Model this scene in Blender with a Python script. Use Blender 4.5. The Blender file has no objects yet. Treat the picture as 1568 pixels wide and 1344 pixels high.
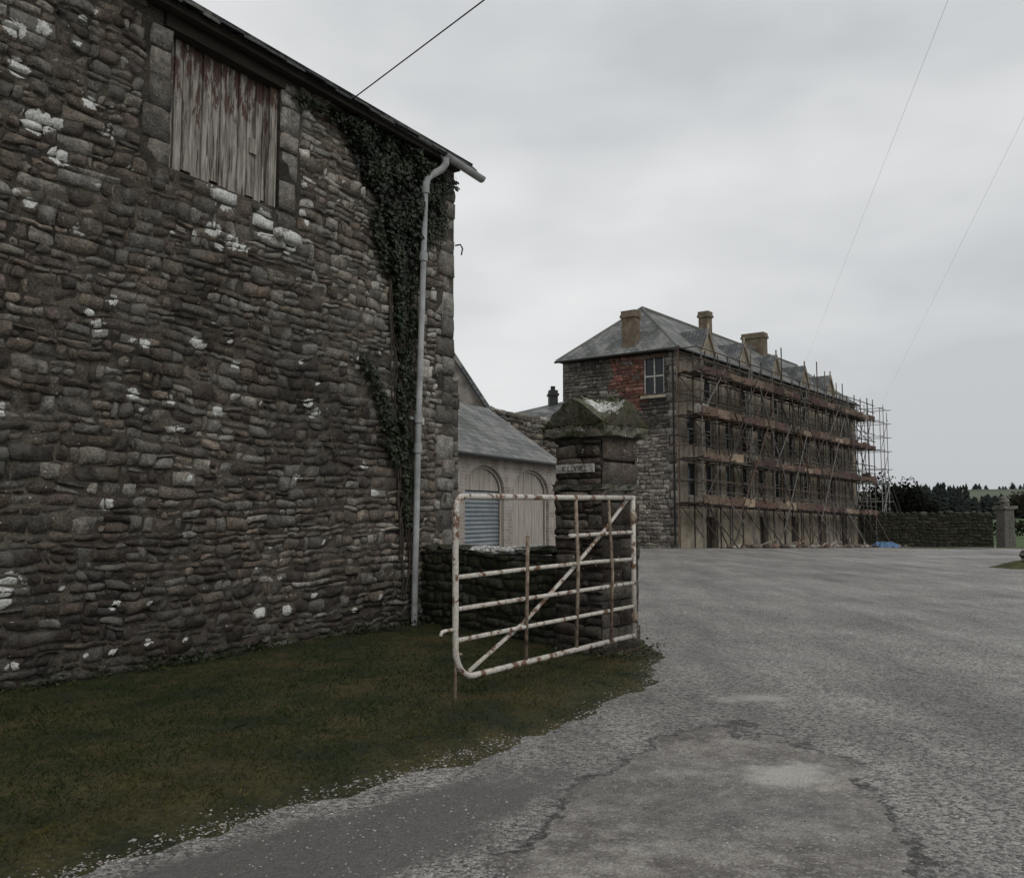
import bpy, math, random
import numpy as np
from mathutils import Vector, noise as mn

scene = bpy.context.scene
R = math.radians

# ------------------------------------------------------------------ helpers
class MB:
    def __init__(s):
        s.v=[]; s.f=[]; s.c=[]
    def add(s, vs, fs, col=(1,1,1,0), cols=None):
        o=len(s.v); s.v.extend(vs); s.f.extend([tuple(i+o for i in f) for f in fs]); s.c.extend(cols if cols else [col]*len(vs))
    def box(s, x0,x1,y0,y1,z0,z1, col=(1,1,1,0)):
        s.add([(x0,y0,z0),(x1,y0,z0),(x1,y1,z0),(x0,y1,z0),(x0,y0,z1),(x1,y0,z1),(x1,y1,z1),(x0,y1,z1)],
              [(0,3,2,1),(4,5,6,7),(0,1,5,4),(1,2,6,5),(2,3,7,6),(3,0,4,7)],col)
    def tube(s, p, q, r, n=6, col=(1,1,1,0), r2=None):
        p=Vector(p); q=Vector(q); d=(q-p)
        if d.length<1e-6: return
        d.normalize(); a=d.orthogonal().normalized(); b=d.cross(a)
        r2=r if r2 is None else r2
        vs=[]
        for P,rr in ((p,r),(q,r2)):
            for i in range(n):
                t=2*math.pi*i/n; vs.append(tuple(P+a*(rr*math.cos(t))+b*(rr*math.sin(t))))
        fs=[(i,(i+1)%n,n+(i+1)%n,n+i) for i in range(n)]
        fs.append(tuple(range(n-1,-1,-1))); fs.append(tuple(range(n,2*n)))
        s.add(vs,fs,col)
    def path(s, pts, r, n=8, col=(1,1,1,0)):
        pts=[Vector(p) for p in pts]; vs=[]; up=None
        for i,P in enumerate(pts):
            d=(pts[min(i+1,len(pts)-1)]-pts[max(i-1,0)]).normalized()
            if up is None: a=d.orthogonal().normalized()
            else:
                a=(up-d*up.dot(d)).normalized()
            up=a; b=d.cross(a)
            for k in range(n):
                t=2*math.pi*k/n; vs.append(tuple(P+a*(r*math.cos(t))+b*(r*math.sin(t))))
        fs=[]
        for i in range(len(pts)-1):
            for k in range(n):
                fs.append((i*n+k,i*n+(k+1)%n,(i+1)*n+(k+1)%n,(i+1)*n+k))
        fs.append(tuple(range(n-1,-1,-1))); fs.append(tuple(range((len(pts)-1)*n,len(pts)*n)))
        s.add(vs,fs,col)
    def obj(s, name, mat, parent=None, loc=(0,0,0), rz=0, smooth=False):
        me=bpy.data.meshes.new(name); me.from_pydata(s.v,[],s.f); me.update()
        ca=me.color_attributes.new("Col",'FLOAT_COLOR','POINT')
        ca.data.foreach_set("color", np.array(s.c,dtype=np.float32).ravel())
        if smooth: me.polygons.foreach_set("use_smooth",[True]*len(me.polygons))
        me.materials.append(mat)
        o=bpy.data.objects.new(name,me); scene.collection.objects.link(o)
        o.location=loc; o.rotation_euler=(0,0,rz)
        if parent: o.parent=parent
        return o

def empty(name, loc=(0,0,0), rz=0):
    e=bpy.data.objects.new(name,None); scene.collection.objects.link(e)
    e.location=loc; e.rotation_euler=(0,0,rz); e.empty_display_size=.3
    return e

class NT:
    def __init__(s,name):
        s.m=bpy.data.materials.new(name); s.m.use_nodes=True; s.t=s.m.node_tree
        s.b=s.t.nodes["Principled BSDF"]; s.b.inputs["Roughness"].default_value=.85
        s.b.inputs["Specular IOR Level"].default_value=.3
    def n(s,ty,**k):
        nd=s.t.nodes.new(ty)
        for a,b in k.items(): setattr(nd,a,b)
        return nd
    def set(s,sock,v):
        if isinstance(v,bpy.types.NodeSocket): s.t.links.new(v,sock)
        else: sock.default_value=v
    def coord(s,kind='Object'):
        return s.n('ShaderNodeTexCoord').outputs[kind]
    def map(s,vec,sc=(1,1,1),loc=(0,0,0),rot=(0,0,0)):
        m=s.n('ShaderNodeMapping'); s.set(m.inputs['Vector'],vec); m.inputs['Scale'].default_value=sc
        m.inputs['Location'].default_value=loc; m.inputs['Rotation'].default_value=rot
        return m.outputs[0]
    def noise(s,vec,scale,det=3,rough=.55,out=0):
        m=s.n('ShaderNodeTexNoise'); s.set(m.inputs['Vector'],vec); m.inputs['Scale'].default_value=scale
        m.inputs['Detail'].default_value=det; m.inputs['Roughness'].default_value=rough
        return m.outputs[out]
    def vor(s,vec,scale,feature='F1',out='Distance',rnd=1):
        m=s.n('ShaderNodeTexVoronoi',feature=feature); s.set(m.inputs['Vector'],vec); m.inputs['Scale'].default_value=scale
        m.inputs['Randomness'].default_value=rnd
        return m.outputs[out]
    def mr(s,v,a,b,c=0,d=1,sm=False):
        m=s.n('ShaderNodeMapRange'); 
        if sm: m.interpolation_type='SMOOTHSTEP'
        s.set(m.inputs[0],v)
        for i,x in zip((1,2,3,4),(a,b,c,d)): m.inputs[i].default_value=x
        return m.outputs[0]
    def math(s,op,a,b=0,c=None):
        m=s.n('ShaderNodeMath',operation=op); s.set(m.inputs[0],a); s.set(m.inputs[1],b)
        if c is not None: s.set(m.inputs[2],c)
        return m.outputs[0]
    def mix(s,f,a,b,mode='MIX'):
        m=s.n('ShaderNodeMix',data_type='RGBA',blend_type=mode)
        s.set(m.inputs[0],f)
        for i,x in ((6,a),(7,b)):
            if isinstance(x,(tuple,list)): x=tuple(x)+((1,) if len(x)==3 else ())
            s.set(m.inputs[i],x)
        return m.outputs[2]
    def grey(s,v):
        m=s.n('ShaderNodeCombineColor'); 
        for i in range(3): s.set(m.inputs[i],v)
        return m.outputs[0]
    def sepz(s,vec,i=2):
        m=s.n('ShaderNodeSeparateXYZ'); s.set(m.inputs[0],vec); return m.outputs[i]
    def bump(s,h,strength=.5,dist=.01,prev=None):
        m=s.n('ShaderNodeBump'); m.inputs['Strength'].default_value=strength; m.inputs['Distance'].default_value=dist
        s.set(m.inputs['Height'],h)
        if prev is not None: s.set(m.inputs['Normal'],prev)
        return m.outputs[0]
    def attr(s,out='Color'):
        a=s.n('ShaderNodeAttribute'); a.attribute_name='Col'; return a.outputs[out]
    def fin(s,col=None,rough=None,normal=None,metal=None):
        if col is not None:
            if isinstance(col,tuple): s.b.inputs['Base Color'].default_value=col+((1,) if len(col)==3 else ())
            else: s.set(s.b.inputs['Base Color'],col)
        if rough is not None: s.set(s.b.inputs['Roughness'],rough)
        if normal is not None: s.set(s.b.inputs['Normal'],normal)
        if metal is not None: s.b.inputs['Metallic'].default_value=metal
        return s.m

# ------------------------------------------------------------------ materials
def mat_stone(name, moss=.0):
    t=NT(name); c=t.coord(); a=t.attr(); al=t.attr('Alpha')
    n1=t.noise(c,8,5,.7); n2=t.noise(c,42,3,.65)
    col=t.mix(1,a,t.grey(t.mr(n1,.3,.7,.45,1.65)),'MULTIPLY')
    col=t.mix(1,col,t.grey(t.mr(n2,.28,.72,.5,1.55)),'MULTIPLY')
    n3=t.noise(c,2.6,3,.6)
    col=t.mix(t.mr(n3,.54,.70,0,.4),col,(.088,.062,.04))
    col=t.mix(t.mr(n3,.36,.46,.45,0),col,(.14,.137,.125))
    l2=t.noise(c,26,4,.7)
    m=t.mr(t.math('ADD',al,t.math('MULTIPLY',t.math('SUBTRACT',l2,.5),1.1)),.46,.56)
    col=t.mix(m,col,t.mix(t.mr(n2,.35,.65),(.40,.40,.38),(.80,.80,.77)))
    fl=t.math('LESS_THAN',t.vor(c,13),.13)
    fl=t.math('MULTIPLY',fl,t.mr(n3,.5,.6,0,.7))
    col=t.mix(fl,col,(.5,.5,.47))
    if moss>0:
        col=t.mix(t.mr(n1,.5-moss*.2,.62,0,.85),col,(.032,.042,.014))
    b=t.bump(t.math('ADD',n2,t.math('MULTIPLY',n1,.8)),.9,.022)
    return t.fin(col,.94,b)
M_stone=mat_stone('rubble_stone')
M_stone_moss=mat_stone('rubble_stone_mossy',moss=.5)
M_cap=mat_stone('weathered_capstone',moss=.12)

def mat_mortar(name,c1,c2):
    t=NT(name); c=t.coord()
    n=t.noise(c,1.1,5,.65); n2=t.noise(c,40,3)
    col=t.mix(t.mr(n,.38,.62),c1,c2); col=t.mix(1,col,t.grey(t.mr(n2,.3,.7,.55,1.4)),'MULTIPLY')
    return t.fin(col,.95,t.bump(n2,.8,.02))
M_mortar=mat_mortar('lime_mortar',(.028,.024,.02),(.115,.10,.08))
M_mortar_d=mat_mortar('dark_mortar',(.02,.018,.015),(.06,.052,.042))

def mat_simple(name,c1,c2,scale=6,rough=.85,stretch=(1,1,1),bump=.3,bd=.01,metal=0,det=4):
    t=NT(name); c=t.map(t.coord(),stretch)
    n=t.noise(c,scale,det,.6)
    col=t.mix(t.mr(n,.3,.7),c1,c2)
    return t.fin(col,rough,t.bump(n,bump,bd),metal)
def mat_attr(name,rough=.8,var=.4,scale=20,spec=.3,bd=.004):
    t=NT(name); c=t.coord(); n=t.noise(c,scale,2)
    col=t.mix(1,t.attr(),t.grey(t.mr(n,.3,.7,1-var,1+var)),'MULTIPLY')
    t.b.inputs["Specular IOR Level"].default_value=spec
    return t.fin(col,rough,t.bump(n,.4,bd) if bd else None)
def mat_plain(name,rough,spec):
    t=NT(name); t.b.inputs["Specular IOR Level"].default_value=spec
    return t.fin(t.attr(),rough)
M_attr=mat_attr('mixed_matter')
M_leaf=mat_plain('ivy_leaf',.5,.35)
M_blade=mat_plain('grass_blade',.8,.1)
M_peb=mat_plain('pebble',.85,.3)
M_timber=mat_simple('dark_timber',(.02,.016,.013),(.05,.04,.032),10,stretch=(.2,1,1))
M_pvc=mat_simple('painted_iron_pipe',(.20,.205,.205),(.44,.45,.45),4,.5,bump=.05)
M_black=mat_simple('black_metal',(.015,.015,.015),(.03,.03,.03),8,.5)

def mat_door():
    t=NT('weathered_planks'); c=t.coord(); z=t.sepz(c)
    s=t.noise(t.map(c,(9,9,.7)),3,5,.65); f=t.noise(t.map(c,(40,40,1.5)),3,3,.6)
    s2=t.noise(t.map(c,(14,14,1.0),(5,2,1)),2,4,.65)
    col=t.mix(t.mr(s,.36,.64),(.13,.11,.092),(.42,.39,.35))
    col=t.mix(1,col,t.grey(t.mr(f,.3,.7,.5,1.3)),'MULTIPLY')
    col=t.mix(t.mr(s2,.56,.63,0,.85),col,(.04,.03,.024))
    up=t.mr(z,5.1,6.3,-.15,.13)
    p=t.mr(t.math('ADD',t.noise(t.map(c,(5,5,1.3)),2.6,5,.7),up),.56,.60,0,.9)
    col=t.mix(p,col,t.mix(f,(.05,.026,.02),(.12,.058,.042)))
    return t.fin(col,.88,t.bump(t.math('SUBTRACT',f,p),.6,.01))
M_door=mat_door()

def mat_slate(name,c1,c2,bw=.3,bh=.2):
    t=NT(name); c=t.coord('UV')
    b=t.n('ShaderNodeTexBrick'); t.set(b.inputs['Vector'],c); b.inputs['Scale'].default_value=1
    b.inputs['Brick Width'].default_value=bw; b.inputs['Row Height'].default_value=bh
    b.inputs['Mortar Size'].default_value=.012; b.inputs['Color1'].default_value=c1+(1,); b.inputs['Color2'].default_value=c2+(1,)
    b.inputs['Mortar'].default_value=(.02,.02,.02,1); b.inputs['Bias'].default_value=0
    oc=t.coord()
    n=t.noise(oc,1.2,5,.7)
    col=t.mix(t.mr(n,.5,.64,0,.8),b.outputs['Color'],(.25,.245,.22))
    col=t.mix(t.mr(n,.34,.46,.75,0),col,(.05,.055,.035))
    bp=t.bump(b.outputs['Fac'],-.6,.02)
    return t.fin(col,.65,bp)
M_slate=mat_slate('slate_roof',(.075,.08,.087),(.135,.14,.148))
M_slate2=mat_slate('old_slate_roof',(.095,.10,.10),(.19,.195,.19),.35,.22)

def slab(name, quad, mat, parent, th=.06, uvs=1.0):
    P=[Vector(p) for p in quad]; nrm=(P[1]-P[0]).cross(P[-1]-P[0]).normalized()
    if nrm.z<0: nrm=-nrm
    n=len(P); vs=[tuple(p+nrm*th) for p in P]+[tuple(p) for p in P]
    fs=[tuple(range(n)),tuple(range(2*n-1,n-1,-1))]+[(i,n+i,n+(i+1)%n,(i+1)%n) for i in range(n)]
    me=bpy.data.meshes.new(name); me.from_pydata(vs,[],fs); me.update()
    uv=me.uv_layers.new(name='UVMap'); e1=(P[1]-P[0]).normalized(); e2=nrm.cross(e1)
    for lp in me.loops:
        v=Vector(vs[lp.vertex_index])-P[0]; uv.data[lp.index].uv=(v.dot(e1)*uvs,v.dot(e2)*uvs)
    me.materials.append(mat); o=bpy.data.objects.new(name,me); scene.collection.objects.link(o); o.parent=parent
    return o

# ------------------------------------------------------------------ rubble masonry as real stones
def add_stone(mb,rng,x,z,w,h,d,col,warp=.02,jit=.010,gap=.006,seed=0,fw=0.0,alf=None):
    x0=x+gap; x1=x+w-gap; z0=z+gap*.7; z1=z+h-gap*.7
    if fw and h>.06 and rng.random()<.3:
        k=rng.uniform(.0,.18)*h
        if rng.random()<.5: z1-=k
        else: z0+=k
    jx,jz=jit*1.1,jit*(.9 if h<.1 else 1.3)
    C=[(x0+rng.uniform(-jx,jx),z0+rng.uniform(-jz,jz)),(x1+rng.uniform(-jx,jx),z0+rng.uniform(-jz,jz)),(x1+rng.uniform(-jx,jx),z1+rng.uniform(-jz,jz)),(x0+rng.uniform(-jx,jx),z1+rng.uniform(-jz,jz))]
    iu=min(.3,.010/max(w,.03)); iv=min(.3,.009/max(h,.03))
    us=[0,iu,.36,.66,1-iu,1]; vs_=[0,iv,.5,1-iv,1]
    dd=d*rng.uniform(.1,1.15); tx=rng.uniform(-.014,.014); tz=rng.uniform(-.018,.010)
    ck=[rng.choice((.1,.3,.6,1.5)) for _ in range(4)]
    V=[];CO=[]
    for b,v in enumerate(vs_):
        for a,u in enumerate(us):
            uu,vv=u,v
            ring=min(a,5-a,b,4-b)
            if a in (0,1,4,5) and b in (0,1,3,4):
                k=ck[(1 if a>2 else 0)+(2 if b>2 else 0)]*(1 if ring==0 else .8)
                uu=u+(iu*k if a<3 else -iu*k); vv=v+(iv*k if b<2 else -iv*k)
            px=(C[0][0]*(1-uu)+C[1][0]*uu)*(1-vv)+(C[3][0]*(1-uu)+C[2][0]*uu)*vv
            pz=(C[0][1]*(1-uu)+C[1][1]*uu)*(1-vv)+(C[3][1]*(1-uu)+C[2][1]*uu)*vv
            if ring==0: py=.012
            elif ring==1: py=-dd*.95+rng.gauss(0,.004)
            else: py=-dd+rng.gauss(0,.006)
            if ring>0: py+=tx*(u-.5)*2+tz*(v-.5)*2; px+=rng.gauss(0,.003); pz+=rng.gauss(0,.003)
            if warp: pz+=warp*mn.noise((px*.55+seed,pz*.5,seed))
            if fw:
                q=mn.noise((px*4.5,pz*6,seed+9)); r_=mn.noise((px*4.5+31,pz*6,seed+3))
                q2=mn.noise((px*13,pz*15,seed+19)); r2=mn.noise((px*13+31,pz*15,seed+13))
                px+=fw*q*1.3+fw*.35*q2; pz+=fw*r_+fw*.35*r2
            V.append((px,py,pz))
            if alf: CO.append((col[0],col[1],col[2],max(col[3],alf(px,pz))))
    F=[]
    for b in range(4):
        for a in range(5):
            i=b*6+a; F.append((i,i+1,i+7,i+6))
    mb.add(V,F,col,CO if alf else None)

def stones(mb,rng,x0,x1,z0,z1,ch,sw,colfn,openings=(),d=.035,warp=.03,top=None,seed=0,gap=.006,fw=0.0,alf=None,jit=.010):
    z=z0
    while z<z1-.02:
        h=rng.uniform(*ch)
        if z+h>z1-ch[0]*.6: h=z1-z
        zc=z+h/2
        iv=[(x0,x1)]
        for (a,b,c,e) in openings:
            if c<zc<e:
                nv=[]
                for (p,q) in iv:
                    if b<=p or a>=q: nv.append((p,q)); continue
                    if a>p: nv.append((p,a))
                    if b<q: nv.append((b,q))
                iv=nv
        for (a,b) in iv:
            x=a
            while x<b-.015:
                r0=rng.random()
                w=rng.uniform(*sw)*(1.0 if r0<.72 else (1.6 if r0<.84 else .5))
                if b-(x+w)<sw[0]*.8: w=b-x
                if top is None or zc<top(x+w/2):
                    kw=dict(seed=seed,gap=gap,fw=fw,alf=alf,jit=jit)
                    if h>.11 and rng.random()<.3 and w<.42:
                        k=rng.uniform(.3,.7)
                        if rng.random()<.5 and w>.16:
                            m=rng.uniform(.35,.65)
                            add_stone(mb,rng,x,z,w*m,h*k,d,colfn(rng,x+w/2,zc),warp,**kw); add_stone(mb,rng,x+w*m,z,w*(1-m),h*k,d,colfn(rng,x+w/2,zc),warp,**kw)
                        else: add_stone(mb,rng,x,z,w,h*k,d,colfn(rng,x+w/2,zc),warp,**kw)
                        add_stone(mb,rng,x,z+h*k,w,h*(1-k),d,colfn(rng,x+w/2,zc),warp,**kw)
                    else: add_stone(mb,rng,x,z,w,h,d,colfn(rng,x+w/2,zc),warp,**kw)
                x+=w
        z+=h

def pick(rng,pal,br=1,al=0):
    c=rng.choice(pal); k=br*rng.uniform(.6,1.4)
    return (c[0]*k,c[1]*k,c[2]*k,al)

# ------------------------------------------------------------------ BARN
barn=empty('stone_barn',(-1.379,11.72,0),R(57.87))
PAL=[(.132,.112,.09),(.092,.077,.064),(.155,.14,.12),(.075,.063,.054),(.185,.17,.147),(.112,.09,.074),(.125,.117,.104),(.145,.12,.095)]
PALL=[(.24,.228,.203),(.20,.187,.165),(.27,.258,.23),(.18,.163,.142),(.155,.142,.122)]
spots=[(-5.14,4.84,.11),(-4.98,4.9,.08),(-4.91,4.62,.09),(-5.35,5.58,.09),(-5.3,5.25,.09),(-4.65,5.2,.07),(-3.43,3.2,.07),(-1.72,2.65,.08),
 (-2.51,.466,.08),(-5.18,.94,.09),(-5.22,.78,.07),(-2.12,.43,.07),(-3.13,2.54,.06),(-4.34,1.58,.06),(-4.11,2.61,.06),(-4.5,3.18,.06),(-5.35,2.34,.08),
 (-4.35,3.45,.06),(-4.0,3.1,.05),(-3.0,4.35,.09),(-3.25,4.42,.09),(-2.85,4.33,.06),(-4.45,5.0,.06),(-2.9,3.05,.05),(-5.1,5.7,.07),(-4.7,4.0,.05),(-3.6,2.3,.06),(-2.0,1.9,.05),
 (-3.12,4.82,.16),(-2.58,4.66,.16),(-2.2,4.56,.13)]
rs=random.Random(77)
for _ in range(230):
    x=rs.uniform(-8,.9); z=rs.uniform(.1,6.2)
    if x>-3.9 and x<-2.3 and z>4.9: continue
    w_=.35+(.9 if (x<-4.2 and z>4.2) else 0)+(.5 if z<.9 else 0)+(.3 if mn.noise((x*.6,z*.6,4))>.1 else 0)
    if rs.random()<w_: spots.append((x,z,rs.uniform(.015,.042)*(1.4 if rs.random()<.15 else 1)))
cellmap={}
for s_ in spots:
    for i in range(-1,2):
        for k in range(-1,2): cellmap.setdefault((int(math.floor(s_[0]/.4))+i,int(math.floor(s_[1]/.4))+k),[]).append(s_)
def barn_al(x,z):
    best=0
    for (sx,sz,sr) in cellmap.get((int(math.floor(x/.4)),int(math.floor(z/.4))),()):
        dd=math.hypot(x-sx,(z-sz)*1.15)
        best=max(best,min(1.1,1.55-.95*dd/sr))
    return max(0,best)
def barn_col(rng,x,z):
    n=mn.noise((x*.35,z*.45,3.1)); n2=mn.noise((x*1.3,z*1.1,7.7))
    br=.96+.6*n+.45*n2
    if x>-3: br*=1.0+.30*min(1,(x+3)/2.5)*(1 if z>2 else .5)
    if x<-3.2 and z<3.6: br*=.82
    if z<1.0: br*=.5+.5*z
    pal=PAL if rng.random()<.93-(.3 if x>-2.5 and z>2.6 else 0) else PALL
    return pick(rng,pal,max(.35,br),.0)
rng=random.Random(5)
mb=MB()
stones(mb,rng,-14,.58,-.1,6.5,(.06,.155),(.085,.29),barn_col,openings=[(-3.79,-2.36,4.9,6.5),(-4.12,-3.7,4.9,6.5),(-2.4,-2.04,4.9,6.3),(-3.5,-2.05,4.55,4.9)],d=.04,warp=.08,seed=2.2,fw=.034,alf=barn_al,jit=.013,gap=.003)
mb.obj('rubble_wall_stones',M_stone,barn,smooth=True)
mb=MB()
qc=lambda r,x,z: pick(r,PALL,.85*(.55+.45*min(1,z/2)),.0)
z=-.1;k=0
while z<6.4:
    h=rng.uniform(.16,.36); h=min(h,6.45-z); w=rng.uniform(.38,.46) if k%2 else rng.uniform(.22,.3)
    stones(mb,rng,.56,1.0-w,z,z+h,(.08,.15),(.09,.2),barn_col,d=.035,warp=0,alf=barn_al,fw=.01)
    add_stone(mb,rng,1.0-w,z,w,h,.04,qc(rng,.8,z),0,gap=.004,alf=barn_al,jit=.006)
    z+=h;k+=1
for (a,b) in ((-4.12,-3.79),(-2.36,-2.02)):
    z=4.9
    while z<6.28:
        h=rng.uniform(.16,.36); h=min(h,6.3-z+.001)
        if h<.08: break
        u=rng.uniform(.0,.1)
        if b<-3: add_stone(mb,rng,a+u,z,b-a-u,h,.05,qc(rng,0,5),0,gap=.005,jit=.008,alf=barn_al)
        else: add_stone(mb,rng,a,z,b-a-u,h,.05,pick(rng,PALL,1.15,.0),0,gap=.005,jit=.008)
        z+=h
for (x,z,w,h,al) in ((-3.5,4.74,.24,.16,0),(-3.27,4.75,.3,.13,1),(-2.96,4.67,.22,.2,0),(-2.74,4.62,.3,.13,1),(-2.42,4.53,.36,.13,1),
                      (-3.5,4.56,.3,.17,0),(-3.2,4.56,.26,.18,0),(-2.94,4.56,.2,.1,0),(-2.74,4.76,.3,.13,0),(-2.42,4.68,.36,.2,0)):
    c=pick(rng,PALL if al else PAL,.9,0); add_stone(mb,rng,x,z,w,h,.13 if al else .05,c,0,alf=barn_al,jit=.015)
mb.obj('quoins',M_stone,barn,smooth=True)
mb=MB()
mb.box(-14,-3.79,-.004,.5,-.3,6.5); mb.box(-2.36,1.0,-.004,.5,-.3,6.5); mb.box(-3.79,-2.36,-.004,.5,-.3,4.9); mb.box(-3.79,-2.36,0.31,.5,6.3,6.5)
mb.obj('wall_core',M_mortar,barn)
mb=MB(); mb.add([(1.0,.5,-.3),(1.0,7.5,-.3),(1.0,7.5,6.4),(1.0,4,8.5),(1.0,.5,6.4)],[(0,1,2,3,4)])
mb.add([(-14,.5,-.3),(-14,7.5,-.3),(-14,7.5,6.4),(-14,4,8.5),(-14,.5,6.4)],[(4,3,2,1,0)])
mb.box(-14,1,7.3,7.5,-.3,6.4); mb.obj('gable_and_rear_walls',M_mortar,barn)
mb=MB(); mb.box(1.0,1.9,.55,3.5,-.2,3.6); mb.obj('lean_to_core',M_mortar,barn)
mb=MB(); stones(mb,rng,0,.9,0,3.6,(.15,.28),(.2,.4),lambda r,x,z:pick(r,PALL,.8,.0),warp=0,fw=.02); mb.obj('lean_to_stones',M_stone,barn,(1.0,.55,0),smooth=True)
mb=MB(); x=-3.77
while x<-2.50:
    w=rng.uniform(.08,.15); w=min(w,-2.48-x)
    yy=.10+rng.uniform(-.012,.012); b=4.93+rng.choice([0,0,.02,-.02,.04,.05])
    mb.box(x+.006,x+w-.006,yy,yy+.03,b,6.30)
    x+=w
mb.box(-3.7,-2.55,.135,.17,5.15,5.3); mb.box(-3.7,-2.55,.135,.17,6.0,6.12)
mb.box(-2.71,-2.62,.07,.098,5.45,5.62)
mb.box(-2.475,-2.37,.03,.2,4.92,6.29); mb.box(-3.81,-3.775,.05,.2,4.92,6.29)
mb.obj('loft_door_planks',M_door,barn)
mb=MB(); mb.box(-3.79,-2.36,.17,.3,4.9,6.3); mb.box(-3.9,-2.25,-.05,.1,6.3,6.44); mb.box(-14,1.02,-.10,.05,6.445,6.56); mb.box(-14.1,.55,-.19,-.105,6.42,6.50)
mb.obj('eaves_timbers',M_timber,barn)
slab('roof_front',[(-14.2,-.22,6.52),(1.14,-.22,6.52),(1.14,4,8.75),(-14.2,4,8.75)],M_slate,barn,.05)
slab('roof_rear',[(1.14,8.2,6.52),(-14.2,8.2,6.52),(-14.2,4,8.75),(1.14,4,8.75)],M_slate,barn,.05)
mb=MB(); x=-14.2
while x<1.15:
    w=rng.uniform(.2,.34); o=rng.uniform(-.035,.03); t=rng.uniform(.0,.012)
    mb.add([(x,-.28+o,6.47+t),(x+w-.008,-.28+o,6.47+t+rng.uniform(-.008,.008)),(x+w-.008,-.1,6.57+t),(x,-.1,6.57+t),
            (x,-.28+o,6.495+t),(x+w-.008,-.28+o,6.495+t),(x+w-.008,-.1,6.645+t),(x,-.1,6.645+t)],
            [(0,3,2,1),(4,5,6,7),(0,1,5,4),(1,2,6,5),(3,0,4,7),(2,3,7,6)],pick(rng,[(.06,.062,.065),(.085,.085,.08)]))
    x+=w
mb.obj('eaves_slates',M_attr,barn)
mb=MB()
n=10; gx0,gx1=.42,1.36; V=[];F=[]
for xx in (gx0,gx1):
    for i in range(n+1):
        a=math.pi*i/n; V.append((xx,-.25-.07*math.cos(a),6.47-.07*math.sin(a)-.05*(xx-gx0)))
    for i in range(n,-1,-1):
        a=math.pi*i/n; V.append((xx,-.25-.06*math.cos(a),6.475-.06*math.sin(a)-.05*(xx-gx0)))
m=2*(n+1)
for i in range(m): F.append((i,(i+1)%m,m+(i+1)%m,m+i))
F.append(tuple(range(m-1,-1,-1))); F.append(tuple(range(m,2*m)))
mb.add(V,F)
mb.path([(.46,-.25,6.42),(.46,-.25,6.33),(.42,-.21,6.25),(.26,-.13,6.12),(.19,-.13,6.05),(.165,-.13,5.95)],.05,10)
mb.path([(.16,-.13,5.99),(.14,-.13,5.2),(.10,-.13,4.0),(.06,-.13,2.9),(.03,-.13,1.5),(0,-.13,.02)],.041,10)
for zz,xx in ((5.9,.16),(4.95,.13),(2.75,.055),(2.35,.045)):
    mb.tube((xx,-.132,zz-.06),(xx,-.132,zz+.06),.056,12); mb.box(xx-.1,xx+.1,-.08,0.0,zz-.02,zz+.02)
mb.obj('gutter_and_downpipe',M_pvc,barn,smooth=False)
mb=MB(); mb.path([(1.0,-.03,5.35),(1.06,-.08,5.37),(1.10,-.09,5.32),(1.07,-.09,5.22)],.012,6); mb.obj('iron_hook',M_black,barn)

# ------------------------------------------------------------------ IVY
def inpoly(x,y,P):
    r=False;j=len(P)-1
    for i in range(len(P)):
        if (P[i][1]>y)!=(P[j][1]>y) and x<(P[j][0]-P[i][0])*(y-P[i][1])/(P[j][1]-P[i][1])+P[i][0]: r=not r
        j=i
    return r
ivyP=[(-1.62,6.40),(-1.2,5.9),(-.95,5.6),(-.62,5.25),(-.50,4.4),(-.28,3.95),(-.30,3.1),(-.2,2.4),(-.12,1.75),(-.03,1.75),(-.02,3.5),(.03,4.6),(.12,5.1),(.30,5.5),(.48,5.9),(.6,6.3),(-.2,6.42)]
def leaf(mb,rng,c,s,nrm,col):
    a=nrm.orthogonal().normalized(); b=nrm.cross(a); t=rng.uniform(0,6.28)
    u=a*math.cos(t)+b*math.sin(t); v=nrm.cross(u)
    pts=[c-v*s*.45,c+u*s*.5-v*s*.1,c+u*s*.28+v*s*.25+nrm*s*.1,c+v*s*.6,c-u*s*.28+v*s*.25+nrm*s*.1,c-u*s*.5-v*s*.1]
    mb.add([tuple(p) for p in pts],[(0,1,2,3,4,5)],col)
ivy=empty('ivy',(-1.379,11.72,0),R(57.87))
mb=MB(); cnt=0
while cnt<12500:
    x=rng.uniform(-1.8,.85); z=rng.uniform(1.6,6.42)
    jx=x+.18*mn.noise((x*2.4,z*2.4,1))+.1*mn.noise((x*8,z*8,1)); jz=z+.16*mn.noise((x*3,z*3,5))
    if not inpoly(jx,jz,ivyP): continue
    dn=mn.noise((x*3.2,z*2.6,9))
    if dn<-.2 and rng.random()<(.7 if z>4.6 else .92): continue
    th=(.05+.13*max(0,dn+.3)) if z>5.2 or x<-.2 else .05
    c=Vector((x,-.045-rng.uniform(.0,th),z)); nr=Vector((rng.uniform(-.8,.8),-1,rng.uniform(-.3,1.1))).normalized()
    k=rng.uniform(.35,1.3)*(1+1.1*dn)
    if rng.random()<.06: k*=1.8
    leaf(mb,rng,c,rng.uniform(.03,.075),nr,(.017*k,.025*k,.010*k,0)); cnt+=1
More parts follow.
